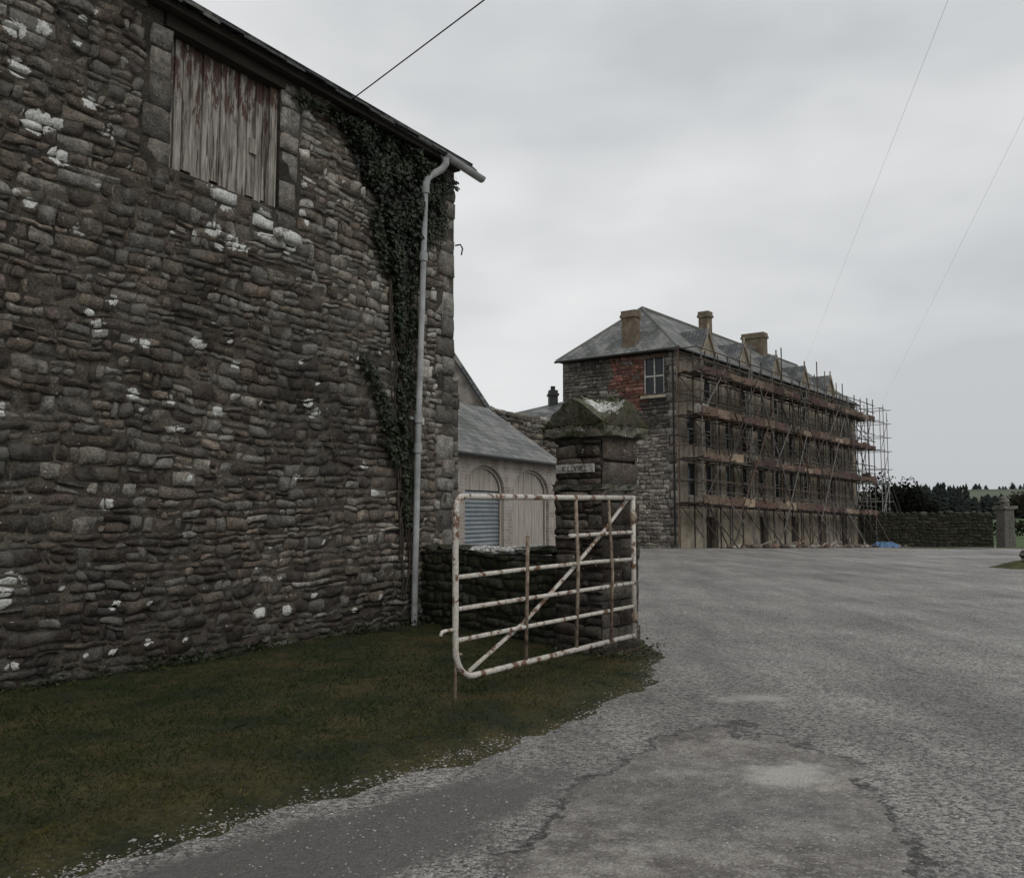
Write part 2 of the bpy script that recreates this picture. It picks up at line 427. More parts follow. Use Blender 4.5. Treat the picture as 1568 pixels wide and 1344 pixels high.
for (pts,nn,sp) in (([(-.95,3.4),(-.75,3.15),(-.55,2.85),(-.35,2.5),(-.2,2.2)],450,.05),([(-.8,5.35),(-.7,5.0),(-.55,4.7)],300,.07),
                 ([(.5,6.1),(.62,5.7),(.55,5.3)],350,.07),([(.2,5.1),(.45,5.6)],250,.06),([(-.65,3.0),(-.5,2.4),(-.3,2.1)],180,.045),([(-.1,1.9),(-.12,1.5),(-.05,1.3)],100,.04),
                 ([(-1.5,6.2),(-1.9,6.3),(-2.2,6.2)],120,.05),([(.7,6.1),(.95,6.2)],60,.06)):
    for _ in range(nn):
        t=rng.random()*(len(pts)-1); i=int(t); f=t-i
        x=pts[i][0]*(1-f)+pts[i+1][0]*f+rng.gauss(0,sp); z=pts[i][1]*(1-f)+pts[i+1][1]*f+rng.gauss(0,sp)
        k=rng.uniform(.5,1.6)
        leaf(mb,rng,Vector((x,-rng.uniform(.05,.12),z)),rng.uniform(.035,.065),Vector((rng.uniform(-.7,.7),-1,rng.uniform(-.2,.9))).normalized(),(.018*k,.025*k,.010*k,0))
mb.obj('leaves',M_leaf,ivy)
mb=MB()
for i in range(18):
    x=rng.uniform(-.2,.1); pts=[]; z=.3+rng.uniform(0,1.5); zt=rng.uniform(3.5,6.2)
    while z<zt:
        pts.append((x,-.06,z)); z+=.2; x+=rng.gauss(-.012,.04)
    if len(pts)>2: mb.path(pts,rng.uniform(.005,.014),5,(.05,.04,.03,0))
mb.obj('stems',M_attr,ivy)

# ------------------------------------------------------------------ LOW WALL
PALD=[(.06,.053,.042),(.075,.068,.055),(.045,.04,.032),(.095,.088,.07)]
lw=empty('boundary_wall',(-1.21,12.0,0),math.atan2(-2.25,1.78))
Lw=math.hypot(2.25,1.78)
mb=MB(); mb.box(-.25,Lw,.01,.42,-.2,1.0); mb.obj('core',M_mortar_d,lw)
mb=MB(); stones(mb,rng,-.2,Lw,-.1,1.02,(.08,.16),(.1,.28),lambda r,x,z:pick(r,PALD,.5+.3*z,0.0),d=.05,warp=.04,fw=.022,jit=.014,gap=.004)
mb.obj('stones',M_stone_moss,lw,smooth=True)
def blob(mb,rng,c,r,col,sub=1,flat=1.0):
    P=[]; n=6; m=4
    F=[]
    P.append((c[0],c[1],c[2]-r[2]*flat))
    for j in range(1,m):
        ph=-math.pi/2+math.pi*j/m
        for i in range(n):
            th=2*math.pi*i/n+j*.5; k=rng.uniform(.8,1.15)
            P.append((c[0]+r[0]*k*math.cos(ph)*math.cos(th),c[1]+r[1]*k*math.cos(ph)*math.sin(th),c[2]+r[2]*k*math.sin(ph)))
    P.append((c[0],c[1],c[2]+r[2]))
    for i in range(n): F.append((0,1+(i+1)%n,1+i))
    for j in range(m-2):
        for i in range(n): F.append((1+j*n+i,1+j*n+(i+1)%n,1+(j+1)*n+(i+1)%n,1+(j+1)*n+i))
    t=len(P)-1
    for i in range(n): F.append((t,1+(m-2)*n+i,1+(m-2)*n+(i+1)%n))
    mb.add(P,F,col)
mb=MB(); mb2=MB(); x=-.25
while x<Lw:
    w=rng.uniform(.14,.34); lich=x>1.0 and rng.random()<.75
    blob(mb2 if lich else mb,rng,(x+w/2,.2+rng.uniform(-.03,.03),1.03+.04*x/Lw+rng.uniform(-.01,.02)),(w*.55,.26,.055),pick(rng,PALL if lich else PALD,.8,.55 if lich else 0))
    x+=w
mb.obj('mossy_coping',M_stone_moss,lw); mb2.obj('lichened_coping',M_stone,lw)
# ------------------------------------------------------------------ GATE PIER
PW=.63; pang=math.atan2(-.68,.73)
pier=empty('stone_gate_pier',(.47,9.64,0),pang)
for i,(lx,ly,a) in enumerate(((0,0,0),(PW,0,90),(PW,PW,180),(0,PW,270))):
    mb=MB()
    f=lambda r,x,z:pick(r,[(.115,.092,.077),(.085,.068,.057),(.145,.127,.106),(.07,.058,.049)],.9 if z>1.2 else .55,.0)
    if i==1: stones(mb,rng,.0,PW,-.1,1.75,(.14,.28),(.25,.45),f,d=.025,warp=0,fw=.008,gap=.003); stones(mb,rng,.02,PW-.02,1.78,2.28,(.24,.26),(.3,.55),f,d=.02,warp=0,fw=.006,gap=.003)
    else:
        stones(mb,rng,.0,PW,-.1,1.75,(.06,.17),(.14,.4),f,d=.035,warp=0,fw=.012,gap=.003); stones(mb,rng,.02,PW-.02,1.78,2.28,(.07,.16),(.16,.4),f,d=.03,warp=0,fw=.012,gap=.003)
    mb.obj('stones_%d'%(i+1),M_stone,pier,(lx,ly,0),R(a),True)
mb=MB(); mb.box(.012,PW-.012,.012,PW-.012,-.2,1.75); mb.box(.03,PW-.03,.03,PW-.03,1.75,2.3); mb.obj('core',M_mortar_d,pier)
def slabrough(mb,rng,x0,x1,y0,y1,z0,z1,col,n=7,j=.012):
    V=[];F=[]
    ring=[]
    for k in range(4):
        for i in range(n):
            t=i/n
            p=[(x0+(x1-x0)*t,y0),(x1,y0+(y1-y0)*t),(x1-(x1-x0)*t,y1),(x0,y1-(y1-y0)*t)][k]; ring.append(p)
    N=len(ring)
    for zz in (z0,(z0+z1)/2,z1):
        for p in ring: V.append((p[0]+rng.gauss(0,j),p[1]+rng.gauss(0,j),zz+rng.gauss(0,j*.6)))
    for l in range(2):
        for i in range(N): F.append((l*N+i,l*N+(i+1)%N,(l+1)*N+(i+1)%N,(l+1)*N+i))
    V.append(((x0+x1)/2,(y0+y1)/2,z1)); V.append(((x0+x1)/2,(y0+y1)/2,z0))
    for i in range(N): F.append((2*N+i,2*N+(i+1)%N,3*N)); F.append(((i+1)%N,i,3*N+1))
    mb.add(V,F,col)
mb=MB()
slabrough(mb,rng,-.03,PW+.03,-.03,PW+.03,1.735,1.80,(.13,.12,.10,.1))
slabrough(mb,rng,.0,PW,.0,PW,2.26,2.31,(.10,.09,.08,.1))
slabrough(mb,rng,-.11,PW+.11,-.11,PW+.11,2.30,2.41,(.13,.12,.095,.36),10,.016)
a0,a1=-.095,PW+.095; mid=PW/2
n=10; V=[];F=[];CO=[]
for j in range(2*n+1):
    for i in range(2*n+1):
        x=a0+(a1-a0)*i/(2*n); y=a0+(a1-a0)*j/(2*n)
        dx=abs(x-mid)/(a1-mid); dy=abs(y-mid)/(a1-mid)
        h=max(0.0,1-min(dx,dy))
        er=.045*mn.noise((x*5,y*5,3))+.03*mn.noise((x*14,y*14,3))
        V.append((x+rng.gauss(0,.005),y+rng.gauss(0,.005),2.425+.31*h**.85+er+rng.gauss(0,.005)))
        al=.22+.75*mn.noise((x*3.2,y*3.2,11)); g=max(0,mn.noise((x*3,y*3,55)))*2
        CO.append((.12-.05*g,.115-.03*g,.085-.05*g,al))
N=2*n+1
for j in range(2*n):
    for i in range(2*n): F.append((j*N+i,j*N+i+1,(j+1)*N+i+1,(j+1)*N+i))
o=len(V); ring=[(i,0) for i in range(2*n)]+[(2*n,j) for j in range(2*n)]+[(i,2*n) for i in range(2*n,0,-1)]+[(0,j) for j in range(2*n,0,-1)]
for (i,j) in ring:
    x=a0+(a1-a0)*i/(2*n); y=a0+(a1-a0)*j/(2*n)
    V.append((mid+(x-mid)*.86,mid+(y-mid)*.86,2.39)); CO.append((.09,.07,.055,.0))
for k in range(len(ring)):
    k2=(k+1)%len(ring); A=ring[k][1]*N+ring[k][0]; B=ring[k2][1]*N+ring[k2][0]; F.append((o+k,o+k2,B,A))
mb.add(V,F,cols=CO)
mb.obj('cap',M_cap,pier)
# moss tufts growing on the cap and its ledge
mb=MB()
for _ in range(2600):
    e=rng.random()
    if e<.55:
        x=rng.uniform(a0,a1); y=rng.uniform(a0,a1)
        if mn.noise((x*5,y*5,71))<.05: continue
        dx=abs(x-mid)/(a1-mid); dy=abs(y-mid)/(a1-mid); h=max(0.0,1-min(dx,dy)); z=2.43+.31*h**.85+.045*mn.noise((x*5,y*5,3))+rng.uniform(0,.012)
    else:
        t=rng.uniform(-.11,PW+.11); sd=rng.choice((0,1)); x,y=(t,-.11+rng.uniform(0,.03)) if sd else (PW+.11-rng.uniform(0,.03),t)
        if mn.noise((x*6,y*6,31))<.0: continue
        z=2.41+rng.uniform(-.03,.02)
    k=rng.uniform(.5,1.6)
    leaf(mb,rng,Vector((x,y,z)),rng.uniform(.012,.026),Vector((rng.gauss(0,.6),rng.gauss(0,.6),1)).normalized(),(.042*k,.046*k,.014*k,0))
mb.obj('cap_moss',M_blade,pier)
M_white=mat_simple('flaking_white_paint',(.10,.09,.075),(.66,.64,.6),16,.8,det=5)
mb=MB(); mb.box(.05,.56,-.05,-.028,1.925,2.015); mb.obj('name_board',M_white,pier)
cu=bpy.data.curves.new('name_lettering','FONT'); cu.body='K LLYVLL'; cu.size=.085; cu.extrude=.003; cu.align_x='CENTER'
to=bpy.data.objects.new('name_lettering',cu); scene.collection.objects.link(to); to.parent=pier; to.location=(.31,-.053,1.94); to.rotation_euler=(R(90),0,0)
cu.materials.append(mat_simple('worn_lettering',(.04,.035,.03),(.2,.18,.16),20,.8))

# ------------------------------------------------------------------ GATE
def mat_gate():
    t=NT('rusty_white_paint'); c=t.coord(); n=t.noise(c,9,5,.7); n2=t.noise(c,45,3)
    col=t.mix(t.mr(n,.52,.58),t.mix(t.mr(n2,.3,.7),(.40,.37,.32),(.66,.63,.57)),t.mix(n2,(.09,.045,.03),(.22,.12,.07)))
    return t.fin(col,.65,t.bump(n,.4,.004))
M_gate=mat_gate(); 
def mat_gate2():
    t=NT('rust'); c=t.coord(); n=t.noise(c,14,4,.7)
    return t.fin(t.mix(t.mr(n,.35,.62),(.09,.05,.035),(.32,.26,.2)),.8)
M_rust=mat_gate2()
hx,hy=1.27,9.35; ex,ey=-.437,6.96
GL=math.hypot(ex-hx,ey-hy); gate=empty('farm_gate',(hx,hy,0),math.atan2(ey-hy,ex-hx))
zt,zb=1.66,.235
mb=MB()
P=[(0,0,zb),(GL-.22,0,zb-.015)]
for i in range(1,7):
    a=-math.pi/2+math.pi/2*i/6; P.append((GL-.22+.22*math.cos(a),0,zb-.015+.24+.24*math.sin(a)))
P.append((GL+.005,0,1.2))
for i in range(1,7):
    a=math.pi/2*i/6; P.append((GL-.09+.09*math.cos(a),0,zt-.03-.09+.09*math.sin(a)))
P.append((GL*.5,0,zt-.02)); P.append((0,0,zt)); 
mb.path(P,.025,10)
mb.tube((0,0,zb-.03),(0,0,zt+.02),.027,10)
for f,x0 in ((1.02,0),(.775,0),(.535,0)):
    mb.path([(x0,0,f),(GL*.3,.0,f-.004+rng.uniform(-.012,.012)),(GL*.62,0,f-.01+rng.uniform(-.012,.012)),(GL+.0,0,f-.02)],.019,8)
mb.path([(0,0,1.30),(GL*.2,0,1.295),(GL*.43,0,1.285)],.019,8)
mb.path([(.08,-.03,zt-.03),(.55,-.035,1.32),(1.2,-.035,.95),(1.95,-.035,.56),(GL-.2,-.03,.25)],.018,8)
mb.obj('tubular_frame',M_gate,gate,smooth=True)
mb=MB()
mb.path([(.52,.0,zt),(.54,.03,1.3),(.50,.03,.9),(.53,.02,zb)],.016,8)
mb.path([(1.15,.0,zt),(1.15,.025,1.0),(1.15,0,zb)],.018,8)
mb.path([(1.98,.02,1.30),(1.99,.02,.8),(1.98,0,zb)],.017,8)
mb.tube((GL-.03,-.02,.45),(GL-.02,-.02,.02),.014,6); mb.tube((GL-.1,-.02,.4),(GL+.0,-.02,.4),.012,6)
for zz in (.42,1.45): mb.tube((-.02,0,zz),(-.16,-.05,zz),.022,8); mb.tube((0,0,zz-.05),(0,0,zz+.05),.037,10)
mb.obj('uprights_and_hinges',M_rust,gate,smooth=True)
mb=MB(); mb.path([(GL-.0,0,.60),(GL+.10,0,.605),(GL+.16,0,.60),(GL+.18,0,.57)],.014,8); mb.obj('latch',M_gate,gate,smooth=True)

# ------------------------------------------------------------------ STABLES behind
sa=math.atan2(4.7,2.32); stab=empty('slate_roofed_stable',(-1.12,20.0,0),sa)
def mat_pinkbrick():
    t=NT('limewashed_brick'); c=t.coord()
    b=t.n('ShaderNodeTexBrick'); t.set(b.inputs['Vector'],t.map(c,(1,1,1),(0,0,0),(R(90),0,0))); b.inputs['Scale'].default_value=1
    b.inputs['Brick Width'].default_value=.23; b.inputs['Row Height'].default_value=.08; b.inputs['Mortar Size'].default_value=.008
    b.inputs['Color1'].default_value=(.31,.255,.225,1); b.inputs['Color2'].default_value=(.235,.19,.168,1); b.inputs['Mortar'].default_value=(.36,.335,.30,1)
    n=t.noise(c,2.2,5,.7); col=t.mix(t.mr(n,.45,.62,0,.85),b.outputs['Color'],(.41,.385,.35))
    col=t.mix(t.mr(n,.3,.45,.75,0),col,(.12,.105,.09))
    return t.fin(col,.9,t.bump(b.outputs['Fac'],-.3,.01))
M_pink=mat_pinkbrick()
mb=MB(); arches=[(.12,2.1),(2.55,4.8)]
def az(x):
    for a,b in arches:
        if a<=x<=b:
            t=(x-(a+b)/2)/((b-a)/2); return 2.02+.6*math.sqrt(max(0,1-t*t))
    return None
xs=[-3,0]; 
for a,b in arches:
    xs+=[a]+[(a+b)/2-(b-a)/2*math.cos(math.pi*i/20) for i in range(1,20)]+[b]
xs+=[5.3]
for i in range(len(xs)-1):
    a,b=xs[i],xs[i+1]; m=(a+b)/2
    if az(m) is None: mb.add([(a,0,0),(b,0,0),(b,0,2.9),(a,0,2.9)],[(0,1,2,3)])
    else:
        za,zb_=az(a),az(b); mb.add([(a,0,za),(b,0,zb_),(b,0,2.9),(a,0,2.9),(a,.2,za),(b,.2,zb_)],[(0,1,2,3),(0,4,5,1)])
for a,b in arches:
    mb.add([(a,0,0),(a,.2,0),(a,.2,2.02),(a,0,2.02)],[(0,1,2,3)]); mb.add([(b,0,0),(b,.2,0),(b,.2,2.02),(b,0,2.02)],[(3,2,1,0)])
mb.add([(5.3,0,0),(5.3,4.4,0),(5.3,4.4,2.9),(5.3,2.2,4.45),(5.3,0,2.9)],[(0,1,2,3,4)])
mb.add([(-3,4.4,0),(5.3,4.4,0),(5.3,4.4,2.9),(-3,4.4,2.9)],[(3,2,1,0)])
mb.obj('arcaded_wall',M_pink,stab)
M_board=mat_simple('pale_boards',(.22,.195,.165),(.50,.46,.41),3,.85,stretch=(12,12,.6))
mb=MB()
for a,b in arches:
    x=a
    while x<b:
        w=min(.16,b-x); yy=rng.uniform(.135,.145); mb.box(x+.004,x+w-.004,yy,.17,2.03 if a<1 else 0.0,2.75); x+=w
mb.obj('arch_boarding',M_board,stab)
M_shut=mat_simple('galvanised_shutter',(.19,.22,.24),(.28,.31,.33),3,.45,metal=.3)
mb=MB(); z=0.0
while z<2.0:
    mb.add([(.12,.15,z),(2.1,.15,z),(2.1,.115,z+.05),(.12,.115,z+.05),(2.1,.15,z+.1),(.12,.15,z+.1)],[(0,1,2,3),(3,2,4,5)]); z+=.1
mb.obj('roller_shutter',M_shut,stab)
mb=MB()
for a,b in arches:
    pts=[(a+.03,.1,0),(a+.03,.1,2.02)]+[((a+b)/2-((b-a)/2-.03)*math.cos(math.pi*i/16),.10,2.02+.57*math.sin(math.pi*i/16)) for i in range(1,16)]+[(b-.03,.1,2.02),(b-.03,.1,0)]
    mb.path(pts,.03,5)
mb.obj('arch_frames',M_board,stab)
slab('roof_front',[(-3.1,-.2,2.80),(5.4,-.2,2.80),(5.4,2.2,4.5),(-3.1,2.2,4.5)],M_slate2,stab,.05)
slab('roof_rear',[(5.4,4.6,2.80),(-3.1,4.6,2.80),(-3.1,2.2,4.5),(5.4,2.2,4.5)],M_slate2,stab,.05)
mb=MB(); mb.tube((-3,-.24,2.82),(5.4,-.24,2.80),.05,8); mb.obj('gutter',M_black,stab)

gb=empty('gabled_outbuilding',(-.85,27.5,0),0)
M_render=mat_simple('stained_render',(.15,.13,.115),(.36,.33,.30),2.5,.9,det=6)
mb=MB(); mb.add([(-5.4,0,0),(0,0,0),(0,0,4.8),(-2.7,0,8.9),(-5.4,0,4.8)],[(0,1,2,3,4)])
mb.add([(0,0,0),(0,9,0),(0,9,4.8),(0,0,4.8)],[(0,1,2,3)]); mb.add([(-5.4,0,0),(-5.4,9,0),(-5.4,9,4.8),(-5.4,0,4.8)],[(3,2,1,0)])
mb.add([(-5.4,9,0),(0,9,0),(0,9,4.8),(-2.7,9,8.9),(-5.4,9,4.8)],[(4,3,2,1,0)])
mb.obj('walls',M_render,gb)
slab('roof_right',[(.15,9.2,4.6),(.15,-.2,4.6),(-2.7,-.2,8.95),(-2.7,9.2,8.95)],M_slate,gb,.12)
slab('roof_left',[(-5.55,-.2,4.6),(-5.55,9.2,4.6),(-2.7,9.2,8.95),(-2.7,-.2,8.95)],M_slate,gb,.12)
gw=empty('garden_wall',(-1.3,27.3,0),math.atan2(7.7,3.9))
mb=MB(); mb.box(0,8,0.02,.5,-.2,4.7); mb.obj('core',M_mortar_d,gw)
mb=MB(); stones(mb,rng,0,8,2.4,4.85,(.14,.24),(.2,.45),lambda r,x,z:pick(r,PAL,1.1,.0),d=.05,warp=.1,gap=.012,fw=.04)
stones(mb,rng,0,8,0,2.4,(.3,.4),(.4,.8),lambda r,x,z:pick(r,PAL,.8,.0),d=.05,warp=.1,gap=.012)
x=0
while x<8:
    w=rng.uniform(.2,.5); blob(mb,rng,(x+w/2,.2,4.85+rng.uniform(-.03,.05)),(w*.5,.3,.12),pick(rng,PALL,1,.3)); x+=w
mb.obj('stones',M_stone,gw,smooth=True)
sh=empty('small_outhouse',(.3,38.5,0),R(5))
mb=MB(); mb.box(0,2.3,0,4,-.2,5.4); mb.obj('walls',M_render,sh)
slab('roof_front',[(-.1,-.15,5.35),(2.4,-.15,5.35),(2.4,2,6.6),(-.1,2,6.0)],M_slate,sh)
slab('roof_rear',[(2.4,4.15,5.35),(-.1,4.15,5.35),(-.1,2,6.0),(2.4,2,6.6)],M_slate,sh)
mb=MB(); mb.box(1.55,1.95,1.6,2.1,5.9,7.1); mb.box(1.5,2.0,1.55,2.15,6.85,6.95); mb.tube((1.75,1.85,7.1),(1.75,1.85,7.3),.11,8); mb.obj('chimney',M_black,sh)

# ------------------------------------------------------------------ MAIN HOUSE
house=empty('stone_house',(7.7,41.3,0),R(52.6))
HL,HD,HE=28.0,6.4,9.2
PALH=[(.165,.148,.128),(.13,.115,.10),(.20,.185,.16),(.105,.092,.082)]
def hcol(rng,x,z):
    y=6.4-x
    e=.35*mn.noise((x*2,z*2,5))
    if 1.75<y+e<3.6 and z>6.6+max(0,(y-2.6))*1.2+e and not (3.1<y and z<7.6) and rng.random()<.93: 
        return pick(rng,[(.20,.085,.065),(.155,.07,.055),(.22,.11,.085)],.85,0)
    if .55<y<1.8 and z>7.0 and rng.random()<.7: return pick(rng,[(.16,.095,.075),(.13,.09,.075)],.8,0)
    br=.85+.9*mn.noise((x*.5,z*.4,2))+(.8 if (z<5.2 and y<2.4) else 0)
    if z>5.5 and y<1.7: br*=.6
    if 3.3<y<4.2 and z<7.6: br*=1.4
    return pick(rng,PALH,max(.4,br),0)
mb=MB(); stones(mb,rng,0,6.0,-.4,9.15,(.13,.24),(.18,.48),hcol,openings=[(6.4-1.7,6.4-.62,7.1,8.98)],d=.025,warp=.05,gap=.005,fw=.035)
z=-.4;k=0
while z<9.1:
    h=min(.42,9.15-z); w=.5 if k%2 else .34; add_stone(mb,rng,6.4-w,z,w,h,.05,pick(rng,PALL,1,.1),0); 
    if k%2==0: add_stone(mb,rng,6.0,z,.06,h,.03,pick(rng,PALH,1,.1),0)
    z+=h;k+=1
mb.obj('end_wall_stones',M_stone,house,(0,HD,0),R(-90),True)
def mat_hrender():
    t=NT('buff_render'); c=t.coord()
    n=t.noise(c,.9,6,.7); st=t.noise(t.map(c,(2.2,2.2,.22)),1.3,5,.65); f=t.noise(c,9,3,.6)
    col=t.mix(t.mr(n,.36,.62),(.145,.118,.094),(.36,.31,.245))
    col=t.mix(t.mr(st,.52,.64,0,.7),col,(.075,.062,.052))
    col=t.mix(t.mr(st,.34,.44,.6,0),col,(.40,.36,.30))
    col=t.mix(1,col,t.grey(t.mr(f,.3,.7,.65,1.3)),'MULTIPLY')
    return t.fin(col,.92,t.bump(f,.6,.04))
M_hrender=mat_hrender()
def wall_with_openings(mb,x0,x1,z0,z1,ops,y,rev=.25):
    xs=sorted(set([x0,x1]+[o[0] for o in ops]+[o[1] for o in ops])); zs=sorted(set([z0,z1]+[o[2] for o in ops]+[o[3] for o in ops]))
    for i in range(len(xs)-1):
        for j in range(len(zs)-1):
            cx=(xs[i]+xs[i+1])/2; cz=(zs[j]+zs[j+1])/2
            if any(o[0]<cx<o[1] and o[2]<cz<o[3] for o in ops): continue
            mb.add([(xs[i],y,zs[j]),(xs[i+1],y,zs[j]),(xs[i+1],y,zs[j+1]),(xs[i],y,zs[j+1])],[(0,1,2,3)])
    for a,b,c,e in ops:
        mb.add([(a,y,c),(b,y,c),(b,y,e),(a,y,e),(a,y+rev,c),(b,y+rev,c),(b,y+rev,e),(a,y+rev,e)],[(0,1,5,4),(1,2,6,5),(2,3,7,6),(3,0,4,7)])
gx=[3.5,8.0,12.7,17.5,22.5,26.4]
ops=[]
for x in gx:
    ops+= [(x-.55,x+.55,7.2,9.0),(x-.55,x+.55,4.7,6.4),(x-.55,x+.55,2.3,3.9)]
for x in (1.6,6.0,10.3,15.1,20): ops+=[(x-.5,x+.5,4.7,6.4),(x-.5,x+.5,2.3,3.9)]
dops=[(x-.6,x+.6,-1.3,1.3) for x in (3.5,10.3,15.1,20,24.6)]
mb=MB(); wall_with_openings(mb,0,HL,-1.5,HE,ops+dops,0)
mb.add([(HL,0,-1.5),(HL,HD,-1.5),(HL,HD,HE),(HL,0,HE)],[(0,1,2,3)]); mb.add([(0,HD,-1.5),(HL,HD,-1.5),(HL,HD,HE),(0,HD,HE)],[(3,2,1,0)])
gzp=10.6
for x in gx[:5]:
    mb.add([(x-1.0,0,HE),(x+1.0,0,HE),(x,0,gzp)],[(0,1,2)])
mb.obj('front_wall',M_hrender,house)
mb=MB(); 
w1=[(6.4-1.7,6.4-.62,7.1,8.98)]
wall_with_openings(mb,0,6.4,-1.0,9.2,w1,0,.2)
mb.obj('end_wall_core',M_mortar,house,(0.02,HD,0),R(-90))
M_glass=NT('dark_glass').fin((.02,.024,.028),.12)
mb=MB(); mb.add([(.12,.55,7.05),(.12,1.85,7.05),(.12,1.85,9.0),(.12,.55,9.0)],[(0,3,2,1)])
for (a,b,c,e) in ops:
    mb.add([(a,.2,c),(b,.2,c),(b,.2,e),(a,.2,e)],[(0,1,2,3)])
mb.obj('window_glass',M_glass,house)
mb=MB()
for (a,b,c,e) in dops: mb.add([(a,.22,c),(b,.22,c),(b,.22,e),(a,.22,e)],[(0,1,2,3)])
mb.obj('dark_doorways',M_timber,house)
M_sash=mat_simple('window_paint',(.30,.29,.27),(.5,.49,.46),5,.6)
mb=MB()
y0,y1,z0,z1=.62,1.7,7.1,8.98
mb.box(.05,.10,y0,y0+.06,z0,z1); mb.box(.05,.10,y1-.06,y1,z0,z1); mb.box(.048,.098,y0,y1,z1-.07,z1); mb.box(.048,.098,y0,y1,z0,z0+.08)
mb.box(.06,.11,(y0+y1)/2-.03,(y0+y1)/2+.03,z0,z1); mb.box(.07,.115,y0,y1,7.98,8.06)
for (a,b,c,e) in ops:
    mb.box(a,a+.05,.12,.17,c,e); mb.box(b-.05,b,.12,.17,c,e); mb.box(a,b,.122,.168,e-.05,e); mb.box(a,b,.122,.168,c,c+.05)
    mb.box(a,b,.11,.16,(c+e)/2-.02,(c+e)/2+.02)
mb.obj('sashes',M_sash,house)
M_sand=mat_simple('pale_sandstone',(.18,.15,.115),(.46,.40,.31),1.6,.9,det=6)
mb=MB()
mb.box(-.1,-.002,.5,1.85,6.95,7.09)
for x in gx:
    for (c,e) in ((7.2,9.0),(4.7,6.4),(2.3,3.9)):
        mb.box(x-.75,x-.56,-.04,-.002,c-.15,e+.2); mb.box(x+.56,x+.75,-.04,-.002,c-.15,e+.2); mb.box(x-.8,x+.8,-.08,-.004,c-.22,c-.16); mb.box(x-.555,x+.555,-.04,-.002,e+.01,e+.2)
for x in gx[:5]:
    mb.tube((x-1.12,-.06,HE-.1),(x,-.06,gzp+.08),.08,4); mb.tube((x+1.12,-.06,HE-.1),(x,-.06,gzp+.08),.08,4); mb.tube((x,-.06,gzp),(x,-.06,gzp+.4),.05,6)
e0=0.02
for (a,b,c,e) in dops: mb.box(e0,a,-.06,-.003,-1.3,1.7); e0=b
mb.box(e0,HL,-.06,-.003,-1.3,1.7)
mb.obj('sandstone_dressings',M_sand,house)
E=.25; zr=12.0; ap=(2.6,HD/2,zr); ap2=(HL-2.6,HD/2,zr)
slab('roof_hip_end',[(-E,HD+E,HE),(-E,-E,HE),ap],M_slate2,house,.06)
slab('roof_hip_far',[(HL+E,-E,HE),(HL+E,HD+E,HE),ap2],M_slate,house,.06)
slab('roof_front',[(-E,-E,HE),(HL+E,-E,HE),ap2,ap],M_slate2,house,.06)
slab('roof_rear',[(HL+E,HD+E,HE),(-E,HD+E,HE),ap,ap2],M_slate,house,.06)
for x in gx[:5]:
    k=(gzp-HE)/((zr-HE)/(HD/2+E)); 
    slab('gablet_roof',[(x-1.1,-.12,HE+.0),(x,-.12,gzp+.08),(x,k,gzp+.08),(x-1.1,.1,HE+.0)],M_slate,house,.06)
    slab('gablet_roof',[(x,-.12,gzp+.08),(x+1.1,-.12,HE+.0),(x+1.1,.1,HE+.0),(x,k,gzp+.08)],M_slate,house,.06)
mb=MB(); rc=(.16,.16,.15,0)
mb.tube((-E,-E,HE+.06),(2.6,HD/2,zr+.1),.07,6,rc); mb.tube((-E,HD+E,HE+.06),(2.6,HD/2,zr+.1),.07,6,rc); mb.tube((2.6,HD/2,zr+.1),(HL-2.6,HD/2,zr+.1),.09,6,rc)
mb.obj('ridge_tiles',M_attr,house)
M_chim=mat_simple('chimney_brick',(.09,.072,.056),(.22,.175,.125),3,.9,det=6,bump=.8,bd=.04)
mb=MB()
def chim(x,y,wx,wy,z0,z1):
    mb.box(x-wx/2,x+wx/2,y-wy/2,y+wy/2,z0,z1-.35); mb.box(x-wx/2-.07,x+wx/2+.07,y-wy/2-.07,y+wy/2+.07,z1-.35,z1-.2); mb.box(x-wx/2-.03,x+wx/2+.03,y-wy/2-.03,y+wy/2+.03,z1-.2,z1)
chim(.3,2.55,.5,.75,8.9,11.4); chim(10.2,3.2,.55,.6,11,13.25); chim(17.6,3.2,.7,1.45,11,13.15)
mb.obj('chimney_stacks',M_chim,house)
mb=MB(); mb.tube((-.3,HD+.3,9.2),(-.3,-.35,9.17),.06,8); mb.tube((-.3,-.33,9.17),(HL,-.33,9.15),.06,8); mb.tube((-.06,.12,9.1),(-.06,.12,0),.045,8); mb.obj('gutters',M_black,house)

# ------------------------------------------------------------------ SCAFFOLD
scf=empty('scaffolding',(7.7,41.3,0),R(52.6))
mbt=MB(); mbb=MB(); mbp=MB()
def gz(x,y):
    if y<38: return 0.0
    if y<64.5: return -(y-38)*.036
    return -.954
ux,uy=.6074,.7944
gsc=lambda x:max(-.96,-(max(0,(uy*x+41.3-38))*.036))
lift=lambda k,x:[2.0-.6*x/28,4.05-.35*x/28,6.05-.1*x/28,8.0][k]
X=[-.5+i*1.45 for i in range(20)]
TC=[(.04,.034,.03,0),(.075,.062,.055,0),(.10,.062,.045,0),(.05,.046,.042,0),(.15,.14,.13,0)]
for i,x in enumerate(X):
    for y in (-.35,-1.5):
        g=gsc(x); top=9.0+rng.uniform(-.1,.5)+(1.2 if rng.random()<.22 else 0); xx=x+rng.uniform(-.1,.1); c=rng.choice(TC)
        mbt.tube((xx,y,g-.05),(xx+rng.uniform(-.06,.06),y,top),.033,6,c)
    for k in range(4):
        z=lift(k,x)
        mbt.tube((x,-.1,z-.08),(x,-1.65-rng.uniform(0,.35),z-.08),.028,6,rng.choice(TC))
        if rng.random()<.4: mbt.tube((x,-.35,z-.1),(x,-1.5,z-1.6),.024,5,rng.choice(TC))
x0,x1=X[0]-.4,X[-1]+.2
